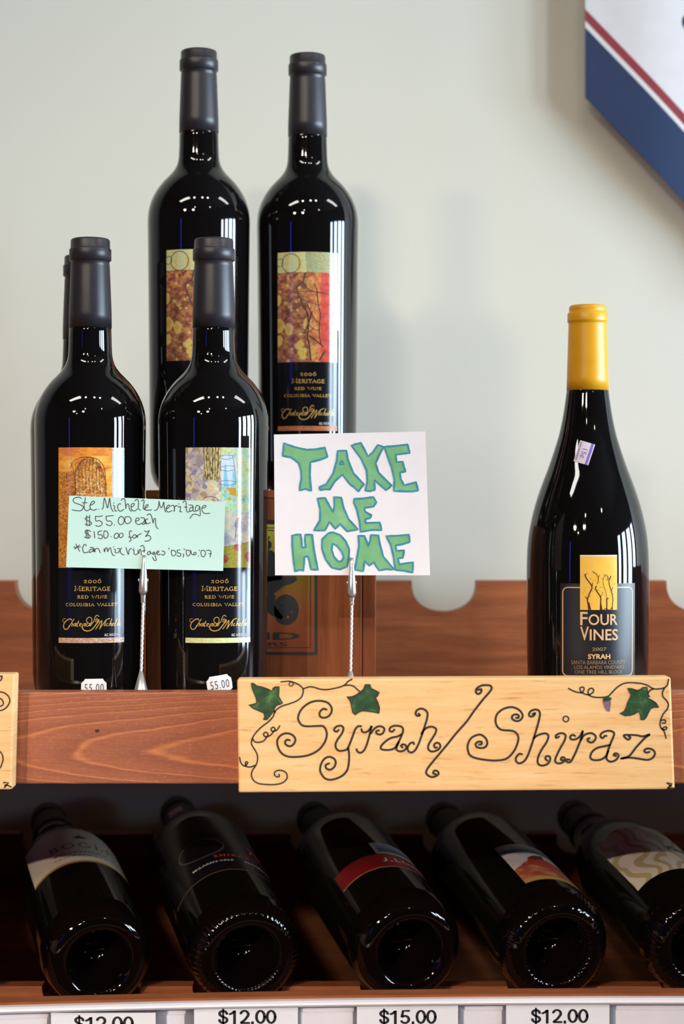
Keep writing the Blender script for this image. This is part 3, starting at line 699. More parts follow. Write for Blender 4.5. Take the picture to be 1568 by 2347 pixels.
meritage(705, 1.530, Z_BOX, 0.0, A_GRAPE, ST_GRAPE, True, 'black bottle raised on the wooden box, right one, whole grape picture label in view', 'black bottles on the top shelf', None, .0434)

# the yellow-topped bottle on the right
FV = [(1560, 349), (2220, 352), (2060, 354), (1600, 356), (1500, 353.5), (1400, 345), (1300, 327), (1200, 301), (1100, 267), (1000, 229), (900, 195), (800, 165), (700, 144), (600, 128.5), (550, 122)]
fvp = [(.0225, 350/8275)]+[((1623-(680+y/2.551))/3244.0, r/8275.0) for y, r in FV[2:]]
x4 = (1347-784)/FPX*1.45
fv = empty('wine_bottle', (x4, .05, Z_SHELF+LIFT), math.atan2(-x4, 1.45)+math.radians(0), 'wide-bodied black wine bottle with a yellow foil top, standing alone on the right', 'wine bottle', 'black bottles on the top shelf')
bottle_body(fvp, fv, M_GLASS, .2838, seg=112)
hh = lambda y: (1623-(680+y/2.551))/3244.0
m = MB(); k = 1/8275.0
lathe(m, [(121*k, hh(551)), (123*k, hh(551)), (121*k, hh(480)), (113*k, hh(230)), (111*k, hh(165)), (111*k, hh(156)), (117*k, hh(151)), (118*k, hh(140)), (117.5*k, hh(104)), (115*k, hh(98)), (108*k, hh(93)), (108*k, hh(85)), (109*k, hh(72)), (106*k, hh(60)), (98*k, hh(53)), (0, hh(52))], 80)
m.build('foil_capsule', M_YCAP, fv)
rfv = rof(dense(fvp))
m = MB(); Rv = rfv(.05); TH = math.radians(11.8); W = Wrap(rfv, 0, TH); q = lambda a: math.asin(max(-.99, min(.99, (1270+a/7.825-1347)/141.5)))
U = lambda a: (q(a)-TH)*Rv; Vv = lambda b: .1387-(1260+b/7.825-1173.5)*1.409/4704.0
def rrect(u0, u1, v0, v1, r):
    return [(u1-r+r*math.cos(a), v1-r+r*math.sin(a)) for a in (0, .4, .8, 1.2, PI/2)]+[(u0+r-r*math.sin(a), v1-r+r*math.cos(a)) for a in (0, .4, .8, 1.2, PI/2)]+[(u0+r-r*math.cos(a), v0+r-r*math.sin(a)) for a in (0, .4, .8, 1.2, PI/2)]+[(u1-r+r*math.sin(a), v0+r-r*math.cos(a)) for a in (0, .4, .8, 1.2, PI/2)]
ul, ur, vb, vt = U(122), U(1438), Vv(2345), Vv(612)
grid(m, W, ul, ur, vb, vt, 30, 10, .00012, 0)
fr_ = rrect(U(165), U(1392), Vv(2275), Vv(684), .0035)
fr_d = []
for i in range(len(fr_)):
    a, b = Vector(fr_[i]), Vector(fr_[(i+1) % len(fr_)])
    for j in range(12 if (b-a).length > .005 else 1): fr_d.append(a+(b-a)*(j/(12 if (b-a).length > .005 else 1)))
put(m, ribbon(fr_d, .00075, True), W, .0002, 1)
def ft(s, a0, a1, b0, b1, mat, small=False, bold=0.0): put(m, fit(font2d(s, small, bold), U(a0), U(a1), Vv(b0), Vv(b1)), W, .0002, mat)
def cap_word(first, rest, a0, am, a1, b0, bt, bs):
    ft(first, a0, am-8, b0, bt, 1, bold=.012)
    put(m, fit(font2d(rest, bold=.012), U(am+8), U(a1), Vv(b0), Vv(bs)), W, .0002, 1)
cap_word('F', 'OUR', 472, 610, 1128, 1358, 1120, 1160); cap_word('V', 'INES', 472, 632, 1135, 1632, 1385, 1430)
ft('2007', 680, 935, 1820, 1757, 2, bold=.01); ft('SYRAH', 608, 1002, 1966, 1875, 1, bold=.03)
ft('SANTA BARBARA COUNTY', 315, 1265, 2062, 1992, 2); ft('LOS ALAMOS VINEYARD', 370, 1245, 2145, 2082, 2); ft('ONE TREE HILL BLOCK', 378, 1220, 2230, 2168, 2)
fl = m.build('front_label', [M_LNAVY, M_TANPRINT, M_DULLTAN], fv)
t, uv = uvmat('yellow_tree_art'); n = t.noise(uv, 6, 3); A_YEL = t.out(t.mix(n, sr(240, 176, 52), sr(250, 200, 92)), 0.35)
m = MB(); grid(m, W, U(470), U(1120), Vv(1085), Vv(128), 16, 8, .00022, 0); grid(m, W, U(470), U(1120), Vv(128), Vv(100), 16, 1, .00022, 2)
tr = [([(620,1085),(610,980),(600,900),(640,780),(680,680),(640,600),(580,520),(555,450)], 20), ([(650,1085),(620,960)], 30), ([(680,680),(690,600)], 12), ([(600,900),(565,850)], 14), ([(555,470),(600,420)], 8), ([(825,1085),(830,960),(830,860),(770,760),(740,700),(755,660)], 20), ([(850,1085),(832,980)], 26), ([(775,620),(790,540),(770,460),(700,400)], 11), ([(785,520),(815,460)], 8), ([(830,850),(870,780),(850,760)], 7),
      ([(935,1085),(940,960),(935,900),(960,880)], 20), ([(940,900),(920,760),(880,640),(875,540),(910,460),(945,470),(950,560)], 8), ([(1035,1085),(1040,960),(1045,880),(1020,760),(985,640),(975,560),(1010,480)], 16), ([(1020,740),(1045,680)], 10), ([(980,590),(960,480)], 7), ([(1000,1085),(1030,1040)], 16), ([(880,1085),(930,1060),(970,1085)], 14)]
cv = lambda a, b: Vector((U(a), Vv(b))); cv.k = 1/7.825/3244*1.0
strokes(m, tr, cv, W, .0003, 1)
random.seed(3)
for i in range(46):
    a = random.uniform(520, 1080); b = random.uniform(380, 860); s_ = random.uniform(6, 14)
    put(m, ([cv(a-s_, b), cv(a, b-s_*.7), cv(a+s_, b), cv(a, b+s_*.7)], [(0, 1, 2, 3)]), W, .00035, 3)
m.build('picture_label', [A_YEL, M_TWIG, plain('pale_yellow_edge', sr(232, 206, 190), .4), plain('sage_print', sr(150, 150, 60), .4)], fv)
# lilac price sticker on its shoulder
h0 = (1623-1040.5)/3244.0; R0 = rfv(h0); 
m = MB(); th = math.asin(max(-1, min(1, (1339.5-1347)/3244/ R0))); W = Wrap(rfv, h0, th, math.radians(-16.5))
a, b = .0054, .0076
grid(m, W, -a, a, -b, b, 8, 10, .0003, 0); grid(m, W, a*.52, a*.86, -b, b, 2, 10, .0004, 1)
VF = fit(font2d('15¢', bold=.012), -b*.36, b*.52, -a*.5, a*.30); put(m, ([Vector((p.y, -p.x)) for p in VF[0]], VF[1]), W, .0004, 2)
random.seed(5); y = -b*.82
while y < b*.8:
    l = random.uniform(.0005, .0011); grid(m, W, -a*.84, -a*.66, y, y+l, 1, 1, .0004, 2); y += l+.0004
m.build('price_sticker', [M_LILAC, M_PURPLE, M_PURPLE], fv)

# ------------------------------------------------------------------ bottles lying on the lower tier
BORD = [(.022, .0396), (.10, .0398), (.178, .0398), (.192, .0388), (.203, .0356), (.213, .0300), (.222, .0232), (.231, .0180), (.242, .0153), (.258, .0146), (.27, .0143)]
BURG = [(.022, .0392), (.09, .0394), (.140, .0392), (.160, .0378), (.180, .0340), (.200, .0285), (.220, .0225), (.240, .0180), (.256, .0156), (.27, .0146)]
def lying(k, prof, label, glass, capmat, roll, knurl=None, L=.300, seg=120):
    b, ax = LY[k]
    up = Vector((0, 0, 1)); up = (up-ax*up.dot(ax)).normalized()
    ld = Matrix.Rotation(roll, 3, ax) @ up
    yv = -ld; xv = yv.cross(ax)
    r = empty('wine_bottle', b, 0, label, 'wine bottle', 'bottles lying on the lower tier')
    r.rotation_euler = Matrix((xv, yv, ax)).transposed().to_euler()
    bottle_body(prof, r, glass, L, knurl, seg, M_GLASSB)
    capsule_mb(.235 if prof is BORD else .243, rof(dense(prof))(.236 if prof is BORD else .244)+.0001, L, (L-.016, L-.007), .0150).build('foil_capsule', capmat, r)
    return r, rof(dense(prof))
# 1
r, rf = lying(0, BURG, 'bottle lying lower left with a silvery cream label and smooth rounded base', M_GLASSO, M_CAPSD, math.radians(6))
t, uv = uvmat('cream_label'); n = t.noise(uv, 40, 3, .6); M_CREAM = t.out(t.mix(n, sr(216, 204, 176), sr(232, 222, 196)), 0.35)
m = MB(); W = Wrap(rf, .0915); hw = .046
grid(m, W, -hw, hw, .0, .0035, 40, 1, .00012, 2); grid(m, W, -hw, hw, .0035, .082, 40, 16, .00012, 0)
put(m, fit(serif2d('BOGLE', .11, .3), -.026, .026, .030, .0405), W, .0002, 1)
for (a, b) in ((.020, .0215), (.013, .0142)):
    u = -.024
    while u < .024: l = random.uniform(.0015, .004); grid(m, W, u, u+l, a, b, 2, 1, .0002, 1); u += l+.0012
put(m, subdiv(fillpoly([(-.006, .052), (-.002, .0545), (0, .058), (.002, .0545), (.007, .053), (.003, .050), (-.003, .0495)])), W, .0002, 1)
m.build('front_label', [M_CREAM, M_BLACKINK, M_GOLD], r)
# 2
r, rf = lying(1, BORD, 'bottle lying second from left with a black label lettered in orange and a ribbed base', M_GLASSO, M_CAPSD, math.radians(4), (.0012, .013, 58, .0006, 'rib', 1))
m = MB(); W = Wrap(rf, .066); hw = .056
grid(m, W, -hw, hw, 0, .112, 48, 18, .00012, 0); grid(m, W, -hw, hw, 0, .0005, 48, 1, .0002, 4)
put(m, fit(serif2d('SHIRAZ', .16, .3), -.011, .016, .0265, .0305), W, .0002, 1)
put(m, fit(font2d('McLAREN VALE', bold=.01), -.030, .002, .0175, .0200), W, .0002, 2); put(m, fit(font2d('AUSTRALIA', bold=.01), .010, .034, .0175, .0200), W, .0002, 2)
for (cx, cy, r1, r2) in ((.024, .052, .016, .020), (-.018, .050, .018, .017)):
    put(m, ribbon([Vector((cx+r1*math.cos(i*.2), cy+r2*math.sin(i*.2))) for i in range(32)], .0012), W, .0002, 3)
for q_ in ([(.018, .062), (.024, .054), (.031, .046)], [(.023, .058), (.030, .054)], [(.024, .054), (.021, .044)], [(.027, .050), (.032, .040)]): put(m, ribbon(smooth_path(q_, 4), .0016), W, .0002, 1)
m.build('front_label', [M_LBLACK, M_ORANGE, M_WPRINT, plain('grey_print', (.10, .10, .10), .4), M_DULLTAN], r)
m = MB(); W = Wrap(rof([(.2, .0155), (.3, .0150)]), .262, math.radians(-34)); grid(m, W, -.006, .006, -.0065, .0065, 8, 2, .0005, 0); grid(m, W, -.006, .006, -.0065, -.003, 8, 1, .0006, 1)
m.build('price_sticker', [M_LILAC, M_PURPLE], r)
# 3
r, rf = lying(2, BORD, 'bottle lying in the middle with a red band label and a small blue picture label', M_GLASSO, M_CAPSD, math.radians(16))
m = MB(); W = Wrap(rf, .064); hw = .050
M_RED = plain('dark_red_label', sr(120, 20, 24), .3)
grid(m, W, -hw, hw, 0, .0005, 44, 1, .0002, 2); grid(m, W, -hw, hw, 0, .027, 44, 6, .00012, 0)
put(m, fit(serif2d('J', .13, .3), -.012, -.008, .0115, .0185), W, .0002, 1); put(m, ribbon([Vector((-.0062, .0120)), Vector((-.0055, .0120))], .0012), W, .0002, 1)
put(m, fit(serif2d('LOHR', .12, .3), -.003, .024, .0120, .0185), W, .0002, 1)
m.build('band_label', [M_RED, M_WPRINT, M_TANPRINT], r)
t, uv = uvmat('blue_landscape_art'); u, v, _ = t.sep(uv); n = t.noise(t.mapv(uv, (2, 5, 1)), 3, 4, .6)
hill = t.math('LESS_THAN', v, t.math('ADD', .30, t.math('MULTIPLY', n, .5))); A_LAND = t.out(t.mix(hill, sr(150, 160, 186), t.ramp(n, [(.3, sr(60, 68, 92)), (.7, sr(110, 118, 140))])), .35)
m = MB(); grid(m, W, -.013, .021, .0285, .052, 20, 6, .00014, 0); grid(m, W, -.0105, .0185, .0320, .0495, 18, 5, .0002, 1)
m.build('picture_label', [M_CREAM, A_LAND], r)
# 4
r, rf = lying(3, BORD, 'bottle lying second from right with a red barn landscape label and a stippled base', M_GLASSO, M_CAPSD, math.radians(28), (.0012, .014, 40, .0010, 'dot', .0017))
t, uv = uvmat('barn_landscape_art'); u, v, _ = t.sep(uv); n = t.noise(t.mapv(uv, (2, 3, 1)), 3, 5, .6)
arcv = t.math('SUBTRACT', v, t.math('MULTIPLY', t.math('POWER', t.math('SUBTRACT', u, .5), 2.0), -.30))
c = t.ramp(n, [(.3, sr(206, 200, 206)), (.7, sr(236, 220, 210))])
hl = t.math('LESS_THAN', v, t.math('ADD', .52, t.math('ADD', t.math('MULTIPLY', t.math('POWER', t.math('SUBTRACT', u, .45), 2.0), -1.2), t.math('MULTIPLY', n, .12))))
c = t.mix(hl, c, t.ramp(n, [(.3, sr(130, 60, 44)), (.5, sr(186, 96, 66)), (.7, sr(222, 160, 120))]))
c = t.mix(t.math('GREATER_THAN', v, .76), c, sr(70, 84, 116)); c = t.mix(t.math('GREATER_THAN', v, .86), c, sr(176, 170, 156)); c = t.mix(t.math('LESS_THAN', v, .09), c, sr(190, 150, 74))
A_BARN = t.out(c, .35)
m = MB(); W = Wrap(rf, .036); hw = .034
grid(m, W, -hw, hw, 0, .076, 30, 10, .00012, 0)
put(m, fit(serif2d('SNOQUALMIE', .11, .25), -.024, .024, .0640, .0700), W, .0002, 1)
bq = lambda pts: subdiv(fillpoly([(-.007+1.25*x, .003+1.12*y) for x, y in pts]))
put(m, bq([(-.012, .026), (-.009, .037), (-.004, .043), (.003, .046), (.001, .038), (.009, .036), (.013, .026), (.004, .022), (-.006, .022)]), W, .0002, 2)
put(m, bq([(-.009, .037), (-.004, .043), (.003, .046), (.001, .038), (-.005, .034)]), W, .00028, 3)
put(m, bq([(.003, .040), (.008, .034), (.010, .034), (.005, .041)]), W, .0003, 4)
m.build('front_label', [A_BARN, M_BLACKINK, plain('barn_red', sr(190, 62, 34), .35), plain('barn_shade_brown', sr(78, 38, 40), .35), M_CREAM], r)
# 5
r, rf = lying(4, BURG, 'bottle lying at the right edge with a cream swirl-patterned label, cut off by the frame', M_GLASSO, M_CAPSD, math.radians(20), (.0012, .014, 44, .0009, 'dot', .0022))
t, uv = uvmat('swirl_label'); wv = t.n.new('ShaderNodeTexWave'); t.link(t.mapv(uv, (1, .8, 1)), wv.inputs[0]); wv.inputs['Scale'].default_value = 2.6; wv.inputs['Distortion'].default_value = 11; wv.inputs['Detail'].default_value = 0.5; wv.inputs['Detail Scale'].default_value = 1.5
A_SWIRL = t.out(t.mix(t.ramp(wv.outputs[1], [(.60, 0.0), (.68, 1.0)]), sr(228, 214, 196), sr(190, 172, 128)), .4)
m = MB(); W = Wrap(rf, .050); hw = .050
grid(m, W, -hw, hw, 0, .098, 34, 14, .00012, 0)
put(m, fit(font2d('Paujelu', bold=.02, shear=.25), -.008, .022, .0400, .0520), W, .0002, 1)
m.build('front_label', [A_SWIRL, M_BLACKINK], r)

# 0, added just out of view to keep the spot off the left gap
lying(5, BORD, 'dark unlabelled bottle lying furthest left, added off the edge of the view to block light', M_GLASSO, M_CAPSD, 0)

# ------------------------------------------------------------------ cigar box that carries the two tall bottles
DB = 1.46; bx0 = (335-784)/FPX*DB; bx1 = (862-784)/FPX*DB; bxl = (831-784)/FPX*DB; by = CAMY+DB
box = empty('wooden_box', ((bx0+bx1)/2, by+.065, Z_SHELF), 0, 'upright brown wooden cigar box with a motorbike picture plate, under two bottles', 'wooden box')
def bp_(m, name, mats, bevel=.0008):
    o = m.build(name, mats, box, bevel=bevel); o.location = (-(bx0+bx1)/2, -(by+.065), -Z_SHELF); return o
bp_(MB().box(bx0, bx1, by+.004, by+.130, Z_SHELF+.0003, Z_BOX), 'box_body', M_BOX)
bp_(MB().box(bx0, bxl-.0004, by-.004, by+.0038, Z_SHELF+.0003, Z_BOX-.006), 'box_lid', M_BOX); box_lid = bpy.context.scene.objects['box_lid']; bp_(MB().box(bxl, bx1, by-.004, by+.0038, Z_SHELF+.0003, Z_BOX-.006), 'box_edge', M_BOX); bp_(MB().box(bx0, bx1, by-.004, by+.0038, Z_BOX-.0057, Z_BOX), 'box_rim', M_BOXTOP)
Dp = DB-.004; cxp = 583; flat = lambda D, off0=0: (lambda u, v, off=0: (u, CAMY+D-off, v))
pxy = lambda x, y, D: Vector(((x-784)/FPX*D, ZC-(y-1173.5)/FPX*D))
m = MB(); fm = flat(Dp)
G = lambda a, b: pxy(590+a/5.407, 1180+b/5.407, Dp)
t = NT('plate_print'); z = t.sep(t.tc())[2]; f = t.math('DIVIDE', t.math('SUBTRACT', z, ZC-.1025), .0985); n = t.noise(t.tc(), 60, 2)
c = t.ramp(f, [(0.0, sr(140, 66, 40)), (.35, sr(150, 84, 44)), (.6, sr(134, 104, 34)), (.85, sr(190, 170, 52)), (1.0, sr(206, 190, 70))]); M_PLATE = t.out(c, .3, .15, .5)
x0, x1 = 439, 727; y0, y1 = 1192, 1500
def pr_(xa, xb, ya, yb, off, mat):
    a = pxy(xa, ya, Dp); b = pxy(xb, yb, Dp); m.add([fm(a.x, a.y, off), fm(b.x, a.y, off), fm(b.x, b.y, off), fm(a.x, b.y, off)], [(0, 3, 2, 1)], mat)
m.box(pxy(x0, 0, Dp).x, pxy(x1, 0, Dp).x, by-.0050, by-.0041, pxy(0, y1, Dp).y, pxy(0, y0, Dp).y, 1)
pr_(x0+6, x1-6, y0+10, y1-6, .0015, 0)
for a in ((x0+14, x1-14, y0+17, y0+18.6), (x0+14, x1-14, y1-17, y1-15), (x0+14, x0+15.6, y0+17, y1-15), (x1-15.6, x1-14, y0+17, y1-15)): pr_(*a, .0017, 1)
def bike(poly, mat=1, off=.0018): put(m, fillpoly([tuple(G(a, b)) for a, b in poly]), fm, off, mat)
bike([(360+155*math.cos(i*.2618), 1175+190*math.sin(i*.2618)) for i in range(24)])
bike([(-480+150*math.cos(i*.2618), 1170+180*math.sin(i*.2618)) for i in range(24)])
for (a, b, r_) in ((298, 1085, 10), (425, 1205, 12), (380, 1265, 20)): bike([(a+r_*math.cos(i*.6), b+r_*.8*math.sin(i*.6)) for i in range(10)], 0, .0021)
bike([(-600, 1010), (-380, 880), (-120, 900), (60, 760), (480, 760), (495, 810), (430, 850), (330, 880), (205, 975), (230, 1010), (210, 1120), (320, 1260), (290, 1300), (90, 1180), (-60, 1230), (-330, 1240), (-560, 1130)])
bike([(-150, 900), (-60, 560), (20, 470), (110, 430), (180, 440), (280, 520), (330, 700), (300, 800), (60, 840)])
bike([(110, 330), (150, 262), (160, 270), (140, 310), (175, 340), (180, 390), (150, 430), (110, 430), (60, 400), (70, 340)])
put(m, ribbon(smooth_path([G(60, 210), G(150, 190), G(200, 195)], 4), .0006), fm, .0018, 1)
GA = {'A': [(0, 1490), (55, 1420), (110, 1490)]}
def wide(s, xa, xb, ya, yb, bold): put(m, fit(font2d(s, bold=bold), pxy(xa, 0, Dp).x, pxy(xb, 0, Dp).x, pxy(0, yb, Dp).y, pxy(0, ya, Dp).y), fm, .0019, 1)
wide('ACID', 478, 687, 1449, 1466, .02); wide('CIGARS', 508, 660, 1472, 1480.5, 0)
m.build('picture_plate', [M_PLATE, M_BLACKMETAL], box_lid)

# ------------------------------------------------------------------ cards in clip stands
def clip_stand(xt, yt, xb, base_x, D, y, label):
    """cone foot, twisted steel cable, crocodile clip; xt,yt = clip tip pixel"""
    Z0 = Z_SHELF+.0003; s = D/FPX
    r = empty('card_stand', ((base_x-784)*s, y, Z0), 0, label, 'card holder', 'steel clip card stands')
    X = lambda px: (px-base_x)*s; Z = lambda py: ZL(py, D)-Z0
    za = Z(1538)
    m = MB(); lathe(m, [(0, 0), (.0095, 0), (.0095, .0008), (.0012, za), (0, za+.0004)], 48); b = m.build('cone_foot', M_CHROME, r)
    # three-strand cable
    m = MB(); zt = Z(1380); n = 90; V = []; Fc = []; k = 18
    for i in range(n+1):
        f = i/n; z = za-.001+(zt-za+.001)*f; ox = X(base_x+(xb-base_x)*f)
        for j in range(k):
            a = 2*PI*j/k; rr = .00100+.00012*math.cos(3*(a-f*30)); V.append((ox+rr*math.cos(a), rr*math.sin(a), z))
    for i in range(n):
        for j in range(k): Fc.append((i*k+j, i*k+(j+1) % k, (i+1)*k+(j+1) % k, (i+1)*k+j))
    m.add(V, Fc, 0, smooth=True); m.build('cable_stem', M_CABLE, r)
    # clip: hollow-backed jaw pair, hinge pin, crimped tail
    clip = empty('clip', (0, 0, 0)); clip.parent = r
    def jaw(sgn):
        m = MB(); rows = [(yt, 3.4, .0007), (yt+22, 4.6, .0010), (yt+40, 6.6, .0016), (yt+56, 8.4, .0023), (yt+70, 9.0, .0026), (yt+82, 9.6, .0024), (yt+90, 6.4, .0018)]
        V = []; Fc = []; k = 9
        for (py, hwid, d) in rows:
            f = (py-yt)/90; ox = X(xt+(xb-xt)*f)
            for j in range(k):
                a = PI*j/(k-1); V.append((ox-hwid*s*math.cos(a), sgn*(.0003+d*math.sin(a)), Z(py)))
        for i in range(len(rows)-1):
            for j in range(k-1): Fc.append((i*k+j, i*k+j+1, (i+1)*k+j+1, (i+1)*k+j))
        m.add(V, Fc, 0, smooth=True); o = m.build('clip_jaw', M_CHROME, clip)
        sd = o.modifiers.new('thick', 'SOLIDIFY'); sd.thickness = .00025; return o
    jaw(-1); jaw(1)
    m = MB()
    for sg in (-1, 1):
        V = []; cx = X(xt+(xb-xt)*.75)+sg*9.2*s; 
        for j in range(10): V.append((cx+sg*.0000, .0012*math.cos(j*.628), Z(yt+58)+.0012*math.sin(j*.628)))
        for j in range(10): V.append((cx+sg*.0007, .0012*math.cos(j*.628), Z(yt+58)+.0012*math.sin(j*.628)))
        m.add(V, [tuple(range(10)), tuple(range(10, 20))]+[(j, (j+1) % 10, 10+(j+1) % 10, 10+j) for j in range(10)])
    m.build('hinge_pin', M_CHROME, clip)
    m = MB(); V = []; k = 12; rows = [(yt+86, 5.2), (yt+94, 6.4), (yt+98, 5.0), (yt+108, 5.4), (yt+112, 3.4)]
    for (py, h) in rows:
        for j in range(k): a = 2*PI*j/k; V.append((X(xb)+h*s*math.cos(a), h*s*.7*math.sin(a), Z(py)))
    Fc = [(i*k+j, i*k+(j+1) % k, (i+1)*k+(j+1) % k, (i+1)*k+j) for i in range(len(rows)-1) for j in range(k)]
    m.add(V, Fc+[tuple(range(k)), tuple(range(4*k, 5*k))], 0, smooth=True); m.build('crimp', M_CHROME, clip)
    return r
DS = 1.357
clip_stand(330.5, 1272, 328, 323.5, DS, CAMY+DS, 'steel cone-footed clip stand holding the mint green price card')
clip_stand(806, 1278, 806.5, 803.5, DS, CAMY+DS, 'steel cone-footed clip stand holding the white card with green letters')
def card(name, corners, mat, D, thick, label, cat, bow):
    """corners TL TR BR BL in photo pixels at depth D, gently bowed paper of real thickness"""
    c_ = [pxy(a, b, D) for a, b in corners]; n = 16; V = []; Fc = []
    ctr = sum(c_, Vector((0, 0)))/4
    def pt(f, g): return (c_[0]*(1-f)+c_[1]*f)*(1-g)+(c_[3]*(1-f)+c_[2]*f)*g
    for side in (0, 1):
        for j in range(n+1):
            for i in range(n+1):
                p = pt(i/n, j/n); y = CAMY+D+bow*((i/n-.5)**2)*4*(1-j/n)+side*thick; V.append((p.x, y, p.y))
    N = (n+1)**2
    for j in range(n):
        for i in range(n):
            a = j*(n+1)+i; Fc += [(a, a+n+1, a+n+2, a+1), (N+a, N+a+1, N+a+n+2, N+a+n+1)]
    e = [i for i in range(n+1)]+[j*(n+1)+n for j in range(1, n+1)]+[n*(n+1)+i for i in range(n-1, -1, -1)]+[j*(n+1) for j in range(n-1, 0, -1)]
    for i in range(len(e)): a = e[i]; b = e[(i+1) % len(e)]; Fc.append((a, b, N+b, N+a))
    org = (ctr.x, CAMY+D, ctr.y)
    o = MB().add(V, Fc, 0).build(name, mat, origin=org); tag(o, label, cat)
    def mp(u, v, off=0.0):                     # y on the bowed face at that point
        f = (u-c_[0].x)/(c_[1].x-c_[0].x); g = (v-c_[0].y)/(c_[3].y-c_[0].y)
        return (u-org[0], bow*((f-.5)**2)*4*(1-min(1, max(0, g)))-off, v-org[2])
    return o, mp
DK = DS-.0001
c1, mp1 = card('price_card', [(159, 1136), (516.5, 1150), (511.5, 1308.5), (151.5, 1300)], M_MINT, DK, .0003, 'mint green handwritten price card clipped in front of the two left bottles', 'card', -.0012)
HW = {'E': (150, 1130, 8.2526), 'F': (330, 1130, 8.2526)}
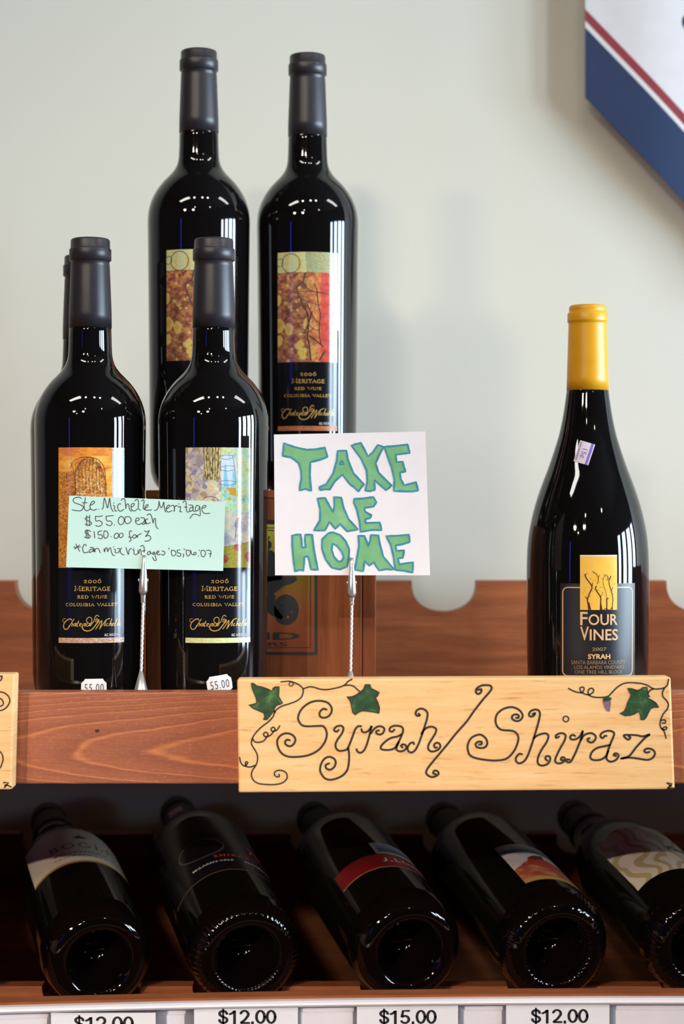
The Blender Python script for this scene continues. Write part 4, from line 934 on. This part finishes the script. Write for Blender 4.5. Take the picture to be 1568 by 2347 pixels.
hand = [
('E',[(310,105),(260,80),(190,90),(150,130),(175,180),(250,210),(320,240),(340,280),(300,330),(230,335),(130,318)]),('E',[(380,85),(370,160),(355,240),(370,310),(410,335),(470,305)]),('E',[(320,185),(410,182)]),
('E',[(475,235),(530,205),(555,170),(525,155),(485,195),(465,255),(490,310),(540,325),(590,305)]),('E',[(622,308),(628,308)]),
('E',[(690,305),(715,280),(725,180),(740,95),(770,190),(798,285),(820,190),(838,95),(850,180),(870,290),(905,350)]),('E',[(905,235),(930,245),(930,300),(945,340),(975,340)]),('E',[(914,190),(922,190)]),
('E',[(1050,210),(1015,205),(990,250),(1000,310),(1040,345),(1105,310)]),('E',[(1055,140),(1090,105),(1125,120),(1135,190),(1145,300),(1147,250),(1175,205),(1200,225),(1210,300),(1250,345)]),
('E',[(1245,265),(1290,245),(1300,200),(1260,205),(1240,260),(1260,320),(1310,340),(1360,300)]),('E',[(1310,150),(1340,125),(1375,130),(1385,200),(1380,290),(1420,325)]),('E',[(1440,150),(1475,125),(1490,160),(1475,240),(1480,300),(1530,325)]),
('F',[(20,290),(60,265),(80,230),(60,220),(30,250),(15,300),(50,325),(145,320)]),('F',[(200,330),(250,310),(280,240),(285,150),(300,230),(330,280),(355,230),(375,170),(385,260),(410,360)]),
('F',[(430,300),(480,265),(490,235),(460,230),(430,270),(425,320),(460,360),(530,335)]),('F',[(515,245),(560,235),(580,290),(572,355),(578,300),(590,250),(635,240)]),('F',[(650,265),(690,255),(690,310),(680,350),(715,355)]),('F',[(656,205),(664,205)]),
('F',[(735,180),(770,150),(800,180),(800,260),(805,330),(830,360),(880,340)]),('F',[(765,265),(820,268)]),('F',[(855,225),(920,235),(915,270),(880,280),(860,320),(890,345),(930,310),(930,250),(935,340),(975,345)]),
('F',[(1050,250),(1000,235),(975,290),(990,340),(1040,310),(1055,255),(1065,350),(1060,430),(1000,405),(930,405),(870,480)]),('F',[(1100,290),(1160,270),(1175,240),(1130,240),(1095,290),(1110,350),(1160,390),(1245,380)]),
('E',[(455,460),(400,460),(375,490),(410,515),(470,540),(495,580),(450,610),(375,590)]),('E',[(405,425),(405,620)]),('E',[(460,420),(455,620)]),('E',[(570,440),(640,445),(700,430)]),('E',[(570,440),(580,530),(640,520),(695,560),(680,610),(630,630),(575,615)]),
('E',[(770,440),(910,425)]),('E',[(770,440),(785,525),(850,530),(885,570),(860,610),(820,615),(770,585)]),('E',[(926,602),(934,602)]),('E',[(1050,440),(1010,480),(1000,540),(1030,595),(1075,590),(1110,540),(1105,480),(1070,445),(1045,445)]),
('E',[(1135,450),(1125,520),(1150,575),(1205,570),(1245,520),(1225,460),(1180,445),(1150,450)]),('E',[(1330,535),(1390,510),(1390,475),(1345,480),(1325,530),(1345,580),(1400,595),(1440,570)]),('E',[(1425,465),(1490,475),(1495,530),(1455,575),(1475,595),(1510,560),(1500,490),(1515,570),(1530,585)]),
('F',[(75,490),(40,500),(35,550),(70,580),(120,560)]),('F',[(60,420),(100,395),(135,420),(160,500),(175,570),(185,500),(215,480),(220,560),(235,640),(268,675)]),
('E',[(480,725),(420,700),(375,720),(385,760),(450,790),(470,830),(430,855),(360,835)]),('E',[(400,700),(395,845)]),('E',[(425,700),(430,855)]),('E',[(545,730),(555,850)]),('E',[(620,730),(685,715)]),('E',[(620,735),(625,790),(680,790),(705,830),(680,865),(620,850)]),('E',[(735,715),(725,780),(740,850),(785,845),(810,790),(790,730),(745,715)]),
('E',[(861,825),(869,825)]),('E',[(960,760),(925,800),(930,850),(970,855),(1010,810),(990,765),(960,760)]),('E',[(1030,765),(1020,820),(1050,845),(1090,815),(1085,770),(1050,760)]),('E',[(1255,725),(1225,715),(1210,760),(1225,840),(1245,890),(1210,918)]),('E',[(1195,830),(1260,840)]),('E',[(1290,790),(1270,830),(1300,855),(1340,830),(1330,795),(1295,790)]),('E',[(1350,800),(1360,840),(1375,800),(1400,780),(1435,770)]),
('F',[(10,712),(55,735),(100,710),(70,770),(30,825),(80,800),(125,830),(120,880),(70,910),(15,908)]),
('E',[(200,965),(270,1100)]),('E',[(270,985),(175,1060)]),('E',[(160,1025),(290,1020)]),('E',[(395,1000),(370,968),(335,1010),(330,1080),(360,1130),(430,1115)]),('E',[(470,1030),(520,1030),(530,1080),(490,1115),(450,1120),(460,1080),(510,1060),(540,1110)]),('E',[(545,1050),(555,1120),(570,1060),(610,1045),(640,1080),(660,1130)]),
('E',[(730,1055),(740,1115),(755,1050),(785,1040),(800,1110),(825,1050),(855,1040),(870,1110),(895,1170),(930,1185)]),('E',[(920,1060),(945,1070),(945,1125),(980,1130)]),('E',[(911,1018),(919,1018)]),('E',[(985,1050),(1030,1060),(1050,1140),(1110,1172)]),('E',[(1060,1040),(1000,1130)]),
('E',[(1145,1030),(1190,1165),(1205,1080),(1250,1045)]),('E',[(1270,1075),(1300,1080),(1295,1140),(1330,1170),(1365,1140)]),('E',[(1288,1048),(1296,1048)]),('E',[(1370,1080),(1385,1150),(1400,1080),(1420,1070),(1440,1170)]),('E',[(1420,1010),(1460,990),(1490,1030),(1490,1120)]),('E',[(1450,1100),(1510,1085)]),
('F',[(95,1100),(60,1140),(80,1170),(120,1140),(110,1095),(140,1150)]),('F',[(200,1115),(165,1130),(175,1165),(205,1130),(215,1200),(235,1265),(200,1275),(160,1215)]),('F',[(235,1150),(285,1110),(260,1095),(240,1140),(270,1170),(310,1155)]),('F',[(340,1095),(390,1110),(395,1150),(360,1175),(330,1160)]),
('F',[(468,1040),(472,1060)]),('F',[(520,1085),(520,1150),(550,1190),(600,1165),(600,1110),(560,1085),(525,1085)]),('F',[(630,1085),(680,1070)]),('F',[(630,1090),(640,1130),(690,1140),(695,1180),(660,1200),(625,1180)]),('F',[(752,1150),(745,1215)]),('F',[(760,1055),(765,1075)]),('F',[(800,1080),(805,1150),(830,1195),(870,1160),(875,1110),(840,1080),(805,1080)]),
('F',[(885,1080),(900,1150),(930,1165),(980,1165),(985,1130),(950,1125),(945,1165)]),('F',[(1031,1190),(1038,1190)]),('F',[(1048,1080),(1052,1090)]),('F',[(1085,1090),(1080,1160),(1110,1205),(1150,1190),(1165,1130),(1145,1090),(1090,1085)]),('F',[(1185,1085),(1260,1090),(1262,1150),(1255,1210)]),('F',[(1230,1150),(1275,1145)])]
m = MB()
for z_, pts in hand:
    ox, oy, s = HW[z_]; q_ = [pxy(ox+a/s, oy+b/s, DK) for a, b in pts]
    put(m, ribbon(smooth_path(q_, 4), 2.0*DK/FPX), mp1, .0001, 0)
m.build('lettering', M_GREYINK, c1)
c2, mp2 = card('message_card', [(628, 996), (975, 989), (986, 1318.5), (630.5, 1318.5)], M_CARDW, DK, .0004, 'white square card hand-lettered in green marker, to the right of the mint card', 'card', -.0010)
TM = [([(285,175),(340,195),(400,212),(450,222),(520,218),(580,207),(588,240),(600,272),(550,292),(475,312),(472,400),(476,460),(483,518),(440,503),(398,515),(402,470),(412,430),(408,370),(392,318),(340,278),(275,265),(283,220)], []),
 ([(672,230),(735,228),(745,290),(785,390),(862,472),(842,490),(822,522),(790,490),(760,470),(706,400),(650,450),(615,508),(580,506),(545,512),(540,490),(590,470),(640,390),(665,300)], [[(700,300),(718,325),(685,328)]]),
 ([(770,190),(838,172),(870,230),(890,270),(925,240),(960,188),(1003,200),(970,260),(945,320),(965,385),(1060,480),(1020,512),(935,440),(940,510),(905,520),(870,515),(885,450),(880,370),(840,285)], []),
 ([(1008,200),(1080,195),(1175,185),(1182,215),(1190,245),(1140,250),(1088,258),(1095,310),(1140,308),(1148,345),(1160,378),(1120,385),(1125,430),(1150,478),(1235,455),(1250,515),(1200,522),(1075,518),(1080,440),(1060,350),(1030,270)], []),
 ([(527,572),(582,568),(610,620),(640,672),(648,620),(645,562),(698,565),(715,640),(750,720),(818,795),(740,808),(690,755),(655,790),(612,738),(598,770),(580,802),(500,802),(545,730),(545,650)], []),
 ([(790,575),(850,572),(930,562),(950,600),(930,630),(865,640),(868,665),(900,685),(915,690),(905,712),(870,722),(872,748),(975,745),(988,800),(920,798),(835,812),(830,750),(810,650),(788,605)], []),
 ([(345,838),(375,832),(405,830),(412,880),(415,925),(442,922),(436,880),(438,832),(488,832),(500,930),(515,1010),(530,1085),(480,1082),(470,1030),(458,988),(432,992),(430,1040),(425,1092),(395,1085),(365,1098),(352,1000),(345,915)], []),
 ([(605,822),(640,815),(690,835),(730,880),(755,935),(752,1000),(740,1060),(690,1082),(630,1070),(585,1010),(558,930),(560,865)], [[(635,895),(670,915),(700,955),(715,995),(700,1022),(675,1025),(645,990),(628,940)]]),
 ([(820,840),(865,842),(880,880),(890,918),(905,875),(912,834),(965,838),(975,900),(1000,990),(1080,1085),(1020,1080),(970,1090),(930,1030),(900,1055),(865,1020),(860,1060),(855,1095),(795,1085),(810,1000),(825,910)], []),
 ([(1020,842),(1100,840),(1185,832),(1190,885),(1140,900),(1088,910),(1095,948),(1150,945),(1145,975),(1140,998),(1105,1003),(1115,1045),(1215,1030),(1210,1105),(1150,1092),(1085,1085),(1075,1000),(1055,910)], [])]
K = lambda a, b: pxy(560+a/3.136, 960+b/3.136, DK)
m = MB(); mo = MB()
for o_, hs in TM:
    oo = smooth_path([K(a, b) for a, b in o_], 1, True)[:-1]; hh_ = [[K(a, b) for a, b in h] for h in hs]
    put(m, fillpoly([tuple(p) for p in oo], [[tuple(p) for p in h] for h in hh_]), mp2, .0001, 0)
    random.seed(len(o_))
    for lp in [oo]+hh_:
        dl = []
        for i in range(len(lp)):
            a, b = lp[i], lp[(i+1) % len(lp)]
            for j in range(3): dl.append(a+(b-a)*j/3)
        put(mo, ribbon(dl, [random.uniform(11.5, 15.5)/3.136*DK/FPX for _ in dl], True), mp2, .0002, 0)
m.build('lettering', M_MARK, c2); mo.build('letter_outline', M_TEAL, c2)

# ------------------------------------------------------------------ painted pine signs on the front board
DG = 1.307; YF = CAMY+DG
def sign(corners, label):
    c_ = [pxy(a, b, DG) for a, b in corners]; V = [(p.x, y, p.y) for y in (YF, YF+.0178) for p in c_]
    ctr = sum(c_, Vector((0, 0)))/4; org = (ctr.x, YF+.018, ctr.y)
    r = empty('wooden_sign', org, 0, label, 'sign', 'painted pine signs')
    V = [tuple(Vector(v)-Vector(org)) for v in V]
    MB().add(V, [(0, 3, 2, 1), (4, 5, 6, 7), (0, 1, 5, 4), (1, 2, 6, 5), (2, 3, 7, 6), (3, 0, 4, 7)]).build('board', M_PINE, r, bevel=.0012)
    mp = lambda u, v, off=0.0: (u-org[0], -.018-off, v-org[2])
    return r, mp
r, mp = sign([(543.5, 1557), (1537.5, 1552), (1547, 1809.5), (547, 1817)], 'long pale pine sign painted with grapevine and curly wine names, on the shelf front')
ZA, ZB, ZCc, ZD, ZS = (560, 1480, 5.2267), (820, 1540, 5.2267), (1060, 1560, 5.6), (1300, 1540, 6.0308), (520, 1520, 2.904)
def sgn(m, z_, pts, wpx, mat=0, n=5, closed=False):
    ox, oy, s = z_; q_ = [pxy(ox+a/s, oy+b/s, DG) for a, b in pts]
    p = smooth_path(q_, n, closed) if n > 1 else [Vector(x) for x in q_]
    put(m, ribbon(p, wpx*DG/FPX, closed), mp, .00015, mat)
L = MB()
for z_, pts in [
 (ZA,[(985,765),(950,755),(915,780),(900,820),(920,855),(965,862),(1015,840),(1045,790),(1045,740),(1010,690),(950,665),(870,660),(790,680),(720,725),(670,785),(645,855),(655,905),(690,950),(750,965),(850,962),(940,962),(975,1000),(990,1060),(975,1130),(935,1200),(880,1255),(800,1300),(700,1325),(560,1332),(480,1310),(430,1265),(400,1200),(395,1140),(420,1090),(470,1055),(530,1050),(585,1075),(612,1120),(600,1165),(565,1200),(525,1200),(492,1175),(492,1145),(515,1125),(545,1132)]),
 (ZA,[(1130,1010),(1105,1030),(1078,1015),(1085,985),(1120,962),(1165,960),(1188,990),(1170,1050),(1120,1120),(1095,1175),(1100,1225),(1135,1258),(1190,1255),(1235,1235),(1270,1160),(1300,1080),(1330,1000),(1365,965),(1400,965)]),
 (ZA,[(1245,1225),(1255,1290),(1255,1380),(1240,1470),(1200,1535),(1130,1580),(1040,1605),(970,1590),(930,1545),(908,1490),(920,1420),(955,1360),(1010,1330),(1065,1345),(1095,1385),(1085,1440),(1045,1480),(1000,1480),(975,1455),(980,1425),(1015,1410)]),
 (ZB,[(45,685),(55,715),(85,725),(120,710),(150,680),(168,655)]),(ZB,[(160,655),(150,720),(130,800),(105,880),(75,940),(35,968),(0,955),(-14,926)]),(ZB,[(160,735),(190,690),(240,655),(290,655),(320,685),(300,735),(260,750),(225,735),(225,710),(255,700)]),
 (ZB,[(440,690),(415,715),(385,705),(385,675),(420,650),(480,645),(530,660),(545,700),(530,750),(500,820),(470,890),(465,930),(500,950),(545,945),(580,915),(575,880),(545,868),(520,885),(535,905)]),(ZB,[(520,750),(470,775),(400,790),(330,835),(280,890),(285,925),(340,935),(400,930),(450,905),(490,840)]),
 (ZB,[(730,500),(745,520),(715,525),(695,505),(705,465),(750,440),(800,450),(835,490),(830,560),(800,660),(760,780),(730,860),(690,935),(645,965),(605,945),(600,900),(630,855),(665,845),(675,865)]),(ZB,[(765,740),(800,690),(850,660),(900,658),(940,685),(930,735),(885,810),(850,870),(845,920),(875,950),(920,950),(970,925),(990,890),(975,855),(940,850),(915,875),(925,905),(950,905)]),
 (ZB,[(1440,215),(1482,208),(1475,245),(1445,265),(1418,245),(1425,200),(1480,165),(1540,158),(1590,165),(1605,195),(1580,240),(1500,332),(1400,460),(1300,600),(1180,735),(1080,860),(980,980),(880,1100),(830,1170),(822,1215),(860,1250),(905,1258),(950,1240),(970,1215),(950,1185),(915,1185),(905,1215),(935,1225)]),
 (ZCc,[(690,478),(720,475),(720,445),(680,432),(642,452),(640,490),(690,518),(740,508),(772,465),(765,420),(720,370),(640,340),(560,350),(490,385),(440,440),(425,510),(440,575),(480,620),(530,635),(610,640),(670,655),(710,700),(718,760),(690,850),(650,920),(590,985),(520,1015),(410,1025),(290,1015),(180,995),(100,960),(70,890),(70,820),(110,740),(180,700),(240,695),(300,740),(320,800),(295,850),(240,865),(185,850),(170,815),(200,785),(245,785),(245,815),(215,820)]),
 (ZCc,[(900,430),(935,415),(910,455),(870,460),(855,430),(880,390),(940,370),(985,390),(995,440),(975,540),(940,660),(900,790),(870,880),(835,970),(790,1035),(730,1060),(690,1035),(690,985),(730,940),(765,945)]),(ZCc,[(915,740),(960,705),(1030,680),(1080,680),(1105,715),(1080,790),(1020,880),(980,960),(965,1030),(980,1075),(1030,1090),(1090,1070),(1125,1020),(1120,975),(1080,970),(1065,1000),(1090,1025)]),
 (ZCc,[(1240,720),(1205,735),(1200,705),(1240,680),(1290,675),(1325,705),(1310,770),(1260,860),(1215,950),(1190,1020),(1210,1055),(1260,1060),(1310,1030),(1310,990),(1275,985),(1265,1015),(1290,1020)]),
 (ZD,[(110,885),(80,870),(45,890),(50,925),(90,935),(140,920),(185,880),(215,820)]),(ZD,[(215,820),(195,920),(160,1010),(120,1110),(80,1190),(50,1240),(15,1250),(-9,1235),(1,1208),(33,1214)]),(ZD,[(190,940),(230,880),(290,850),(350,850),(395,890),(385,940),(340,975),(295,960),(280,930),(310,915)]),
 (ZD,[(545,885),(520,885),(490,915),(460,890),(475,850),(530,820),(600,815),(650,845),(635,910),(600,990),(565,1090),(545,1170),(555,1215),(600,1240),(660,1225),(705,1180),(705,1140),(665,1125),(645,1150),(675,1160)]),(ZD,[(590,1010),(520,1025),(420,1050),(350,1100),(320,1170),(345,1210),(410,1220),(480,1205),(540,1160),(570,1090)]),
 (ZD,[(850,890),(875,905),(850,935),(810,915),(785,875),(860,870),(960,875),(1050,890),(1145,862),(1090,900),(1020,970),(940,1060),(860,1160),(750,1197)]),(ZD,[(750,1198),(830,1185),(930,1190),(1030,1205),(1110,1215),(1180,1190),(1215,1130),(1190,1080),(1130,1058),(1080,1070),(1070,1100),(1100,1115),(1140,1105)])]:
    sgn(L, z_, pts, 4.8)
sgn(L, ZCc, [(1328+36*math.cos(i*.6283), 492+36*math.sin(i*.6283)) for i in range(10)], 3.2, 0, 3, True)
sgn(L, ZD, [(1385,1538),(1450,1545),(1400,1602)], 4.6, 0, 1); sgn(L, ZD, [(1390,1605),(1475,1607)], 3.6, 0, 1); sgn(L, ZD, [(1410,1560),(1440,1580)], 3.4, 0, 1)
L.build('lettering', M_INK, r)
Vn = MB()
for z_, pts in [
 (ZA,[(440,432),(480,428),(540,425),(590,438),(650,465),(700,510),(705,560),(680,620),(620,665),(540,695),(460,720),(400,755),(365,795),(345,850),(290,910),(210,970),(150,1030),(100,1100),(85,1170),(110,1220),(150,1290),(160,1360),(140,1430),(100,1490),(85,1550),(110,1610),(160,1645),(240,1660),(370,1662),(460,1640),(510,1590),(510,1540),(480,1505),(420,1492),(375,1505),(360,1540),(385,1568),(420,1565),(415,1540)]),
 (ZA,[(710,515),(780,492),(840,498),(910,520),(990,525),(1080,510),(1160,490),(1210,465),(1240,430),(1290,400)]),(ZA,[(1200,475),(1260,472),(1310,485),(1350,520),(1385,550)]),(ZA,[(350,750),(368,800)]),
 (ZA,[(100,1110),(120,1145),(170,1158),(230,1140),(265,1100),(285,1060),(255,1035),(230,1060),(255,1090),(310,1075),(345,1035),(370,1000),(345,975),(320,1000),(340,1025),(390,1010),(425,960)]),
 (ZS,[(85,628),(95,665),(120,685),(140,662),(125,658),(128,686),(160,690),(185,680)]),
 (ZD,[(20,228),(80,260),(160,285),(210,280),(235,240),(225,212),(185,215),(180,250),(205,285),(260,310),(300,315),(350,290),(368,250),(335,225),(295,250),(295,310),(340,340),(420,352),(500,350),(570,335),(620,285),(690,215),(760,170),(830,150),(930,150),(1030,160),(1110,185),(1190,230),(1260,235),(1340,220),(1385,180),(1405,100)]),
 (ZD,[(1190,235),(1140,260),(1120,300)]),(ZD,[(1345,225),(1320,280),(1325,340),(1370,390),(1400,450),(1380,520),(1330,580),(1300,650),(1285,720),(1300,775),(1340,820),(1368,915)]),(ZD,[(1300,668),(1355,665),(1355,705),(1315,705)]),(ZD,[(1310,790),(1350,760),(1380,770),(1360,798),(1325,795)])]:
    sgn(Vn, z_, pts, 3.4)
sgn(Vn, ZA, [(562+25*math.cos(i*.6283), 460+25*math.sin(i*.6283)) for i in range(10)], 2.4, 0, 3, True)
Vn.build('vine', M_INK, r)
def zpx(z_, pts): return [(z_[0]+a/z_[2], z_[1]+b/z_[2]) for a, b in pts]
leaf1 = zpx(ZA, [(85,445),(110,450),(150,480),(220,495),(290,520),(330,545),(345,510),(370,492),(418,490),(415,540),(410,600),(430,640),(460,685),(430,700),(390,710),(365,740),(345,790),(300,850),(270,885),(230,885),(245,850),(235,805),(180,780),(110,750),(55,708),(110,700),(150,685),(145,630),(120,570),(95,510)])
leaf2 = zpx(ZA, [(1228,610),(1290,610),(1340,590),(1395,550),(1430,520),(1450,465),(1505,465),(1520,510)])+zpx(ZB, [(200,215),(258,245),(240,285),(215,310),(240,360),(262,430),(255,495),(190,480),(110,468),(50,465)])+zpx(ZA, [(1359,803),(1330,828),(1300,800),(1285,720),(1270,660)])
leaf3 = zpx(ZD, [(835,225),(890,230),(970,255),(1020,240),(1045,215),(1105,210),(1110,260),(1120,310),(1145,345),(1110,360),(1170,390),(1230,430),(1268,490),(1190,490),(1150,510),(1120,570),(1090,630),(1060,660),(1020,660),(1015,600),(990,545),(930,580),(870,600),(800,605),(730,572),(790,545),(820,490),(835,430),(870,360),(885,310),(860,270)])
for lf in (leaf1, leaf2, leaf3):
    q_ = [pxy(a, b, DG) for a, b in lf]; m = MB()
    put(m, fillpoly([tuple(p) for p in q_]), mp, .0002, 0); put(m, ribbon(q_, 2.6*DG/FPX, True), mp, .0003, 1); m.build('painted_leaf', [M_LEAF, M_INK], r)
m = MB(); gq = zpx(ZD, [(490,375),(520,350),(570,340),(618,360),(605,390),(560,402),(500,410)]); pq = zpx(ZD, [(490,408),(560,400),(600,395),(605,450),(595,510),(590,550),(550,545),(520,500)])
put(m, fillpoly([tuple(pxy(a, b, DG)) for a, b in gq]), mp, .0003, 0); put(m, fillpoly([tuple(pxy(a, b, DG)) for a, b in pq]), mp, .0002, 1); m.build('painted_grapes', [M_LEAF, M_GRAPE], r)
r, mp = sign([(-560, 1547), (33.5, 1545), (26.5, 1810), (-556, 1812)], 'pale pine sign at the left edge, only its curl-painted right end in view')
L = MB(); ZL7 = (0, 1530, 7.817)
for pts in ([(-160,900),(-120,760),(-60,770),(30,765),(110,720),(165,640),(175,570),(140,500),(70,450),(0,437),(-80,450),(-140,520),(-150,620),(-90,700),(0,695),(50,670),(60,630),(40,580),(0,550)], [(-200,1400),(-100,1450),(0,1505),(45,1570),(55,1650),(30,1740),(0,1795),(-90,1850),(-200,1850)], [(38,148),(30,200),(0,238),(-60,260)], [(5,150),(22,165)]): sgn(L, ZL7, pts, 3.4)
sgn(L, ZL7, [(70,2060),(150,2062),(85,2140)], 4.2, 0, 1); sgn(L, ZL7, [(90,2105),(140,2110),(200,2138)], 3.4, 0, 1)
L.build('lettering', M_INK, r)

# ------------------------------------------------------------------ price tags in the rail
M_CLEAR = NT('clear_plastic'); M_CLEAR.b.inputs['Transmission Weight'].default_value = 1.0; M_CLEAR.b.inputs['IOR'].default_value = 1.2; M_CLEAR = M_CLEAR.out((.92, .92, .96), .08)
DT = 1.4-.0560
for (xa, xb, yt_, txt, ta, tb, ty, hold, lab) in ((117, 357, 2321, '$12.00', 170, 307, 2326, (107, 381, 2309), 'white price tag reading 12 dollars, leftmost and half cut off by the frame'),
        (445, 683, 2301, '$12.00', 500, 634, 2311, (422, 690, 2304), 'white price tag reading 12 dollars, under the ribbed-base bottle'), (818, 1050, 2299, '$15.00', 869, 1001, 2311, (808, 1062, 2306), 'white price tag reading 15 dollars under the middle lying bottle'),
        (1160, 1397, 2296, '$12.00', 1217, 1349, 2309, (1150, 1410, 2304), 'white price tag reading 12 dollars, under the stippled-base bottle')):
    a = pxy(xa, yt_, DT); b = pxy(xb, yt_+96, DT); rt = empty('price_tag', ((a.x+b.x)/2, CAMY+DT, b.y), 0, lab, 'price tag', 'price tags in the shelf rail')
    lo = lambda v: (v[0]-rt.location.x, v[1]-rt.location.y, v[2]-rt.location.z)
    m = MB(); m.box(a.x-rt.location.x, b.x-rt.location.x, -.0004, .0, 0, a.y-b.y)
    VF = fit(grot2d(txt), pxy(ta, 0, DT).x, pxy(tb, 0, DT).x, pxy(0, ty+39, DT).y, pxy(0, ty, DT).y)
    put(m, VF, lambda u, v, off=0: lo((u, CAMY+DT-.0004-off, v)), .0001, 1); m.build('paper', [M_PAPER, M_BLACKINK], rt)
    h0 = pxy(hold[0], hold[2], DT); h1 = pxy(hold[1], hold[2]+90, DT)
    m = MB(); m.box(h0.x-rt.location.x, h1.x-rt.location.x, .0001, .0006, h1.y-rt.location.z, h0.y-rt.location.z); m.build('clear_holder', M_CLEAR, rt)

# ------------------------------------------------------------------ banner on the wall
DN = 1.738; YB = CAMY+DN
bx = (1341-784)/FPX*DN; zc_ = ZL(225, DN); half = .17; slope = 1.057
apex = zc_-half*slope; ztop = ZC+.62
M_BW = plain('banner_white', (.72, .68, .68), .6, 0, .2, .03); M_BR = plain('banner_red', sr(140, 44, 50), .6); M_BB = plain('banner_blue', sr(13, 42, 82), .6)
def bz(x, py): return ZL(py, DN)-slope*(half-abs(half-(x-bx)))
def bpt(x, z, off=0):
    u = (x-bx)/(2*half); y = YB-.004*math.sin(u*PI*3)**2*(.4+u)-.006*abs(math.sin(u*7.1+.9))*.5
    return (x, y-off, z)
m = MB(); nx_ = 48
bands = [(225, 64, 2), (64, 49, 0), (49, 22, 1)]
for side in (0, 1):
    for i in range(nx_):
        xa = bx+2*half*i/nx_; xb = bx+2*half*(i+1)/nx_
        for (p0, p1, mt) in bands:
            V = [bpt(xa, bz(xa, p0), -.0006*side), bpt(xb, bz(xb, p0), -.0006*side), bpt(xb, bz(xb, p1), -.0006*side), bpt(xa, bz(xa, p1), -.0006*side)]
            m.add(V, [(0, 1, 2, 3) if side == 0 else (3, 2, 1, 0)], mt)
        m.add([bpt(xa, bz(xa, 22), -.0006*side), bpt(xb, bz(xb, 22), -.0006*side), bpt(xb, ztop, -.0006*side), bpt(xa, ztop, -.0006*side)], [(0, 1, 2, 3) if side == 0 else (3, 2, 1, 0)], 0)
o = m.build('wall_banner', [M_BW, M_BR, M_BB], origin=(bx+half, YB, ztop)); tag(o, 'white pennant banner with red stripe and blue border hanging on the wall, upper right', 'banner')
m = MB(); org = Vector((bx+half, YB, ztop))
sp_ = smooth_path([pxy(1580, 36, DN), pxy(1570, 42, DN), pxy(1567, 54, DN), pxy(1574, 66, DN), pxy(1590, 70, DN), pxy(1602, 58, DN)], 5)
put(m, ribbon(sp_, 9*DN/FPX), lambda u, v, off=0: tuple(Vector(bpt(u, v, off))-org), .0003, 0); m.build('lettering', M_BB, o)
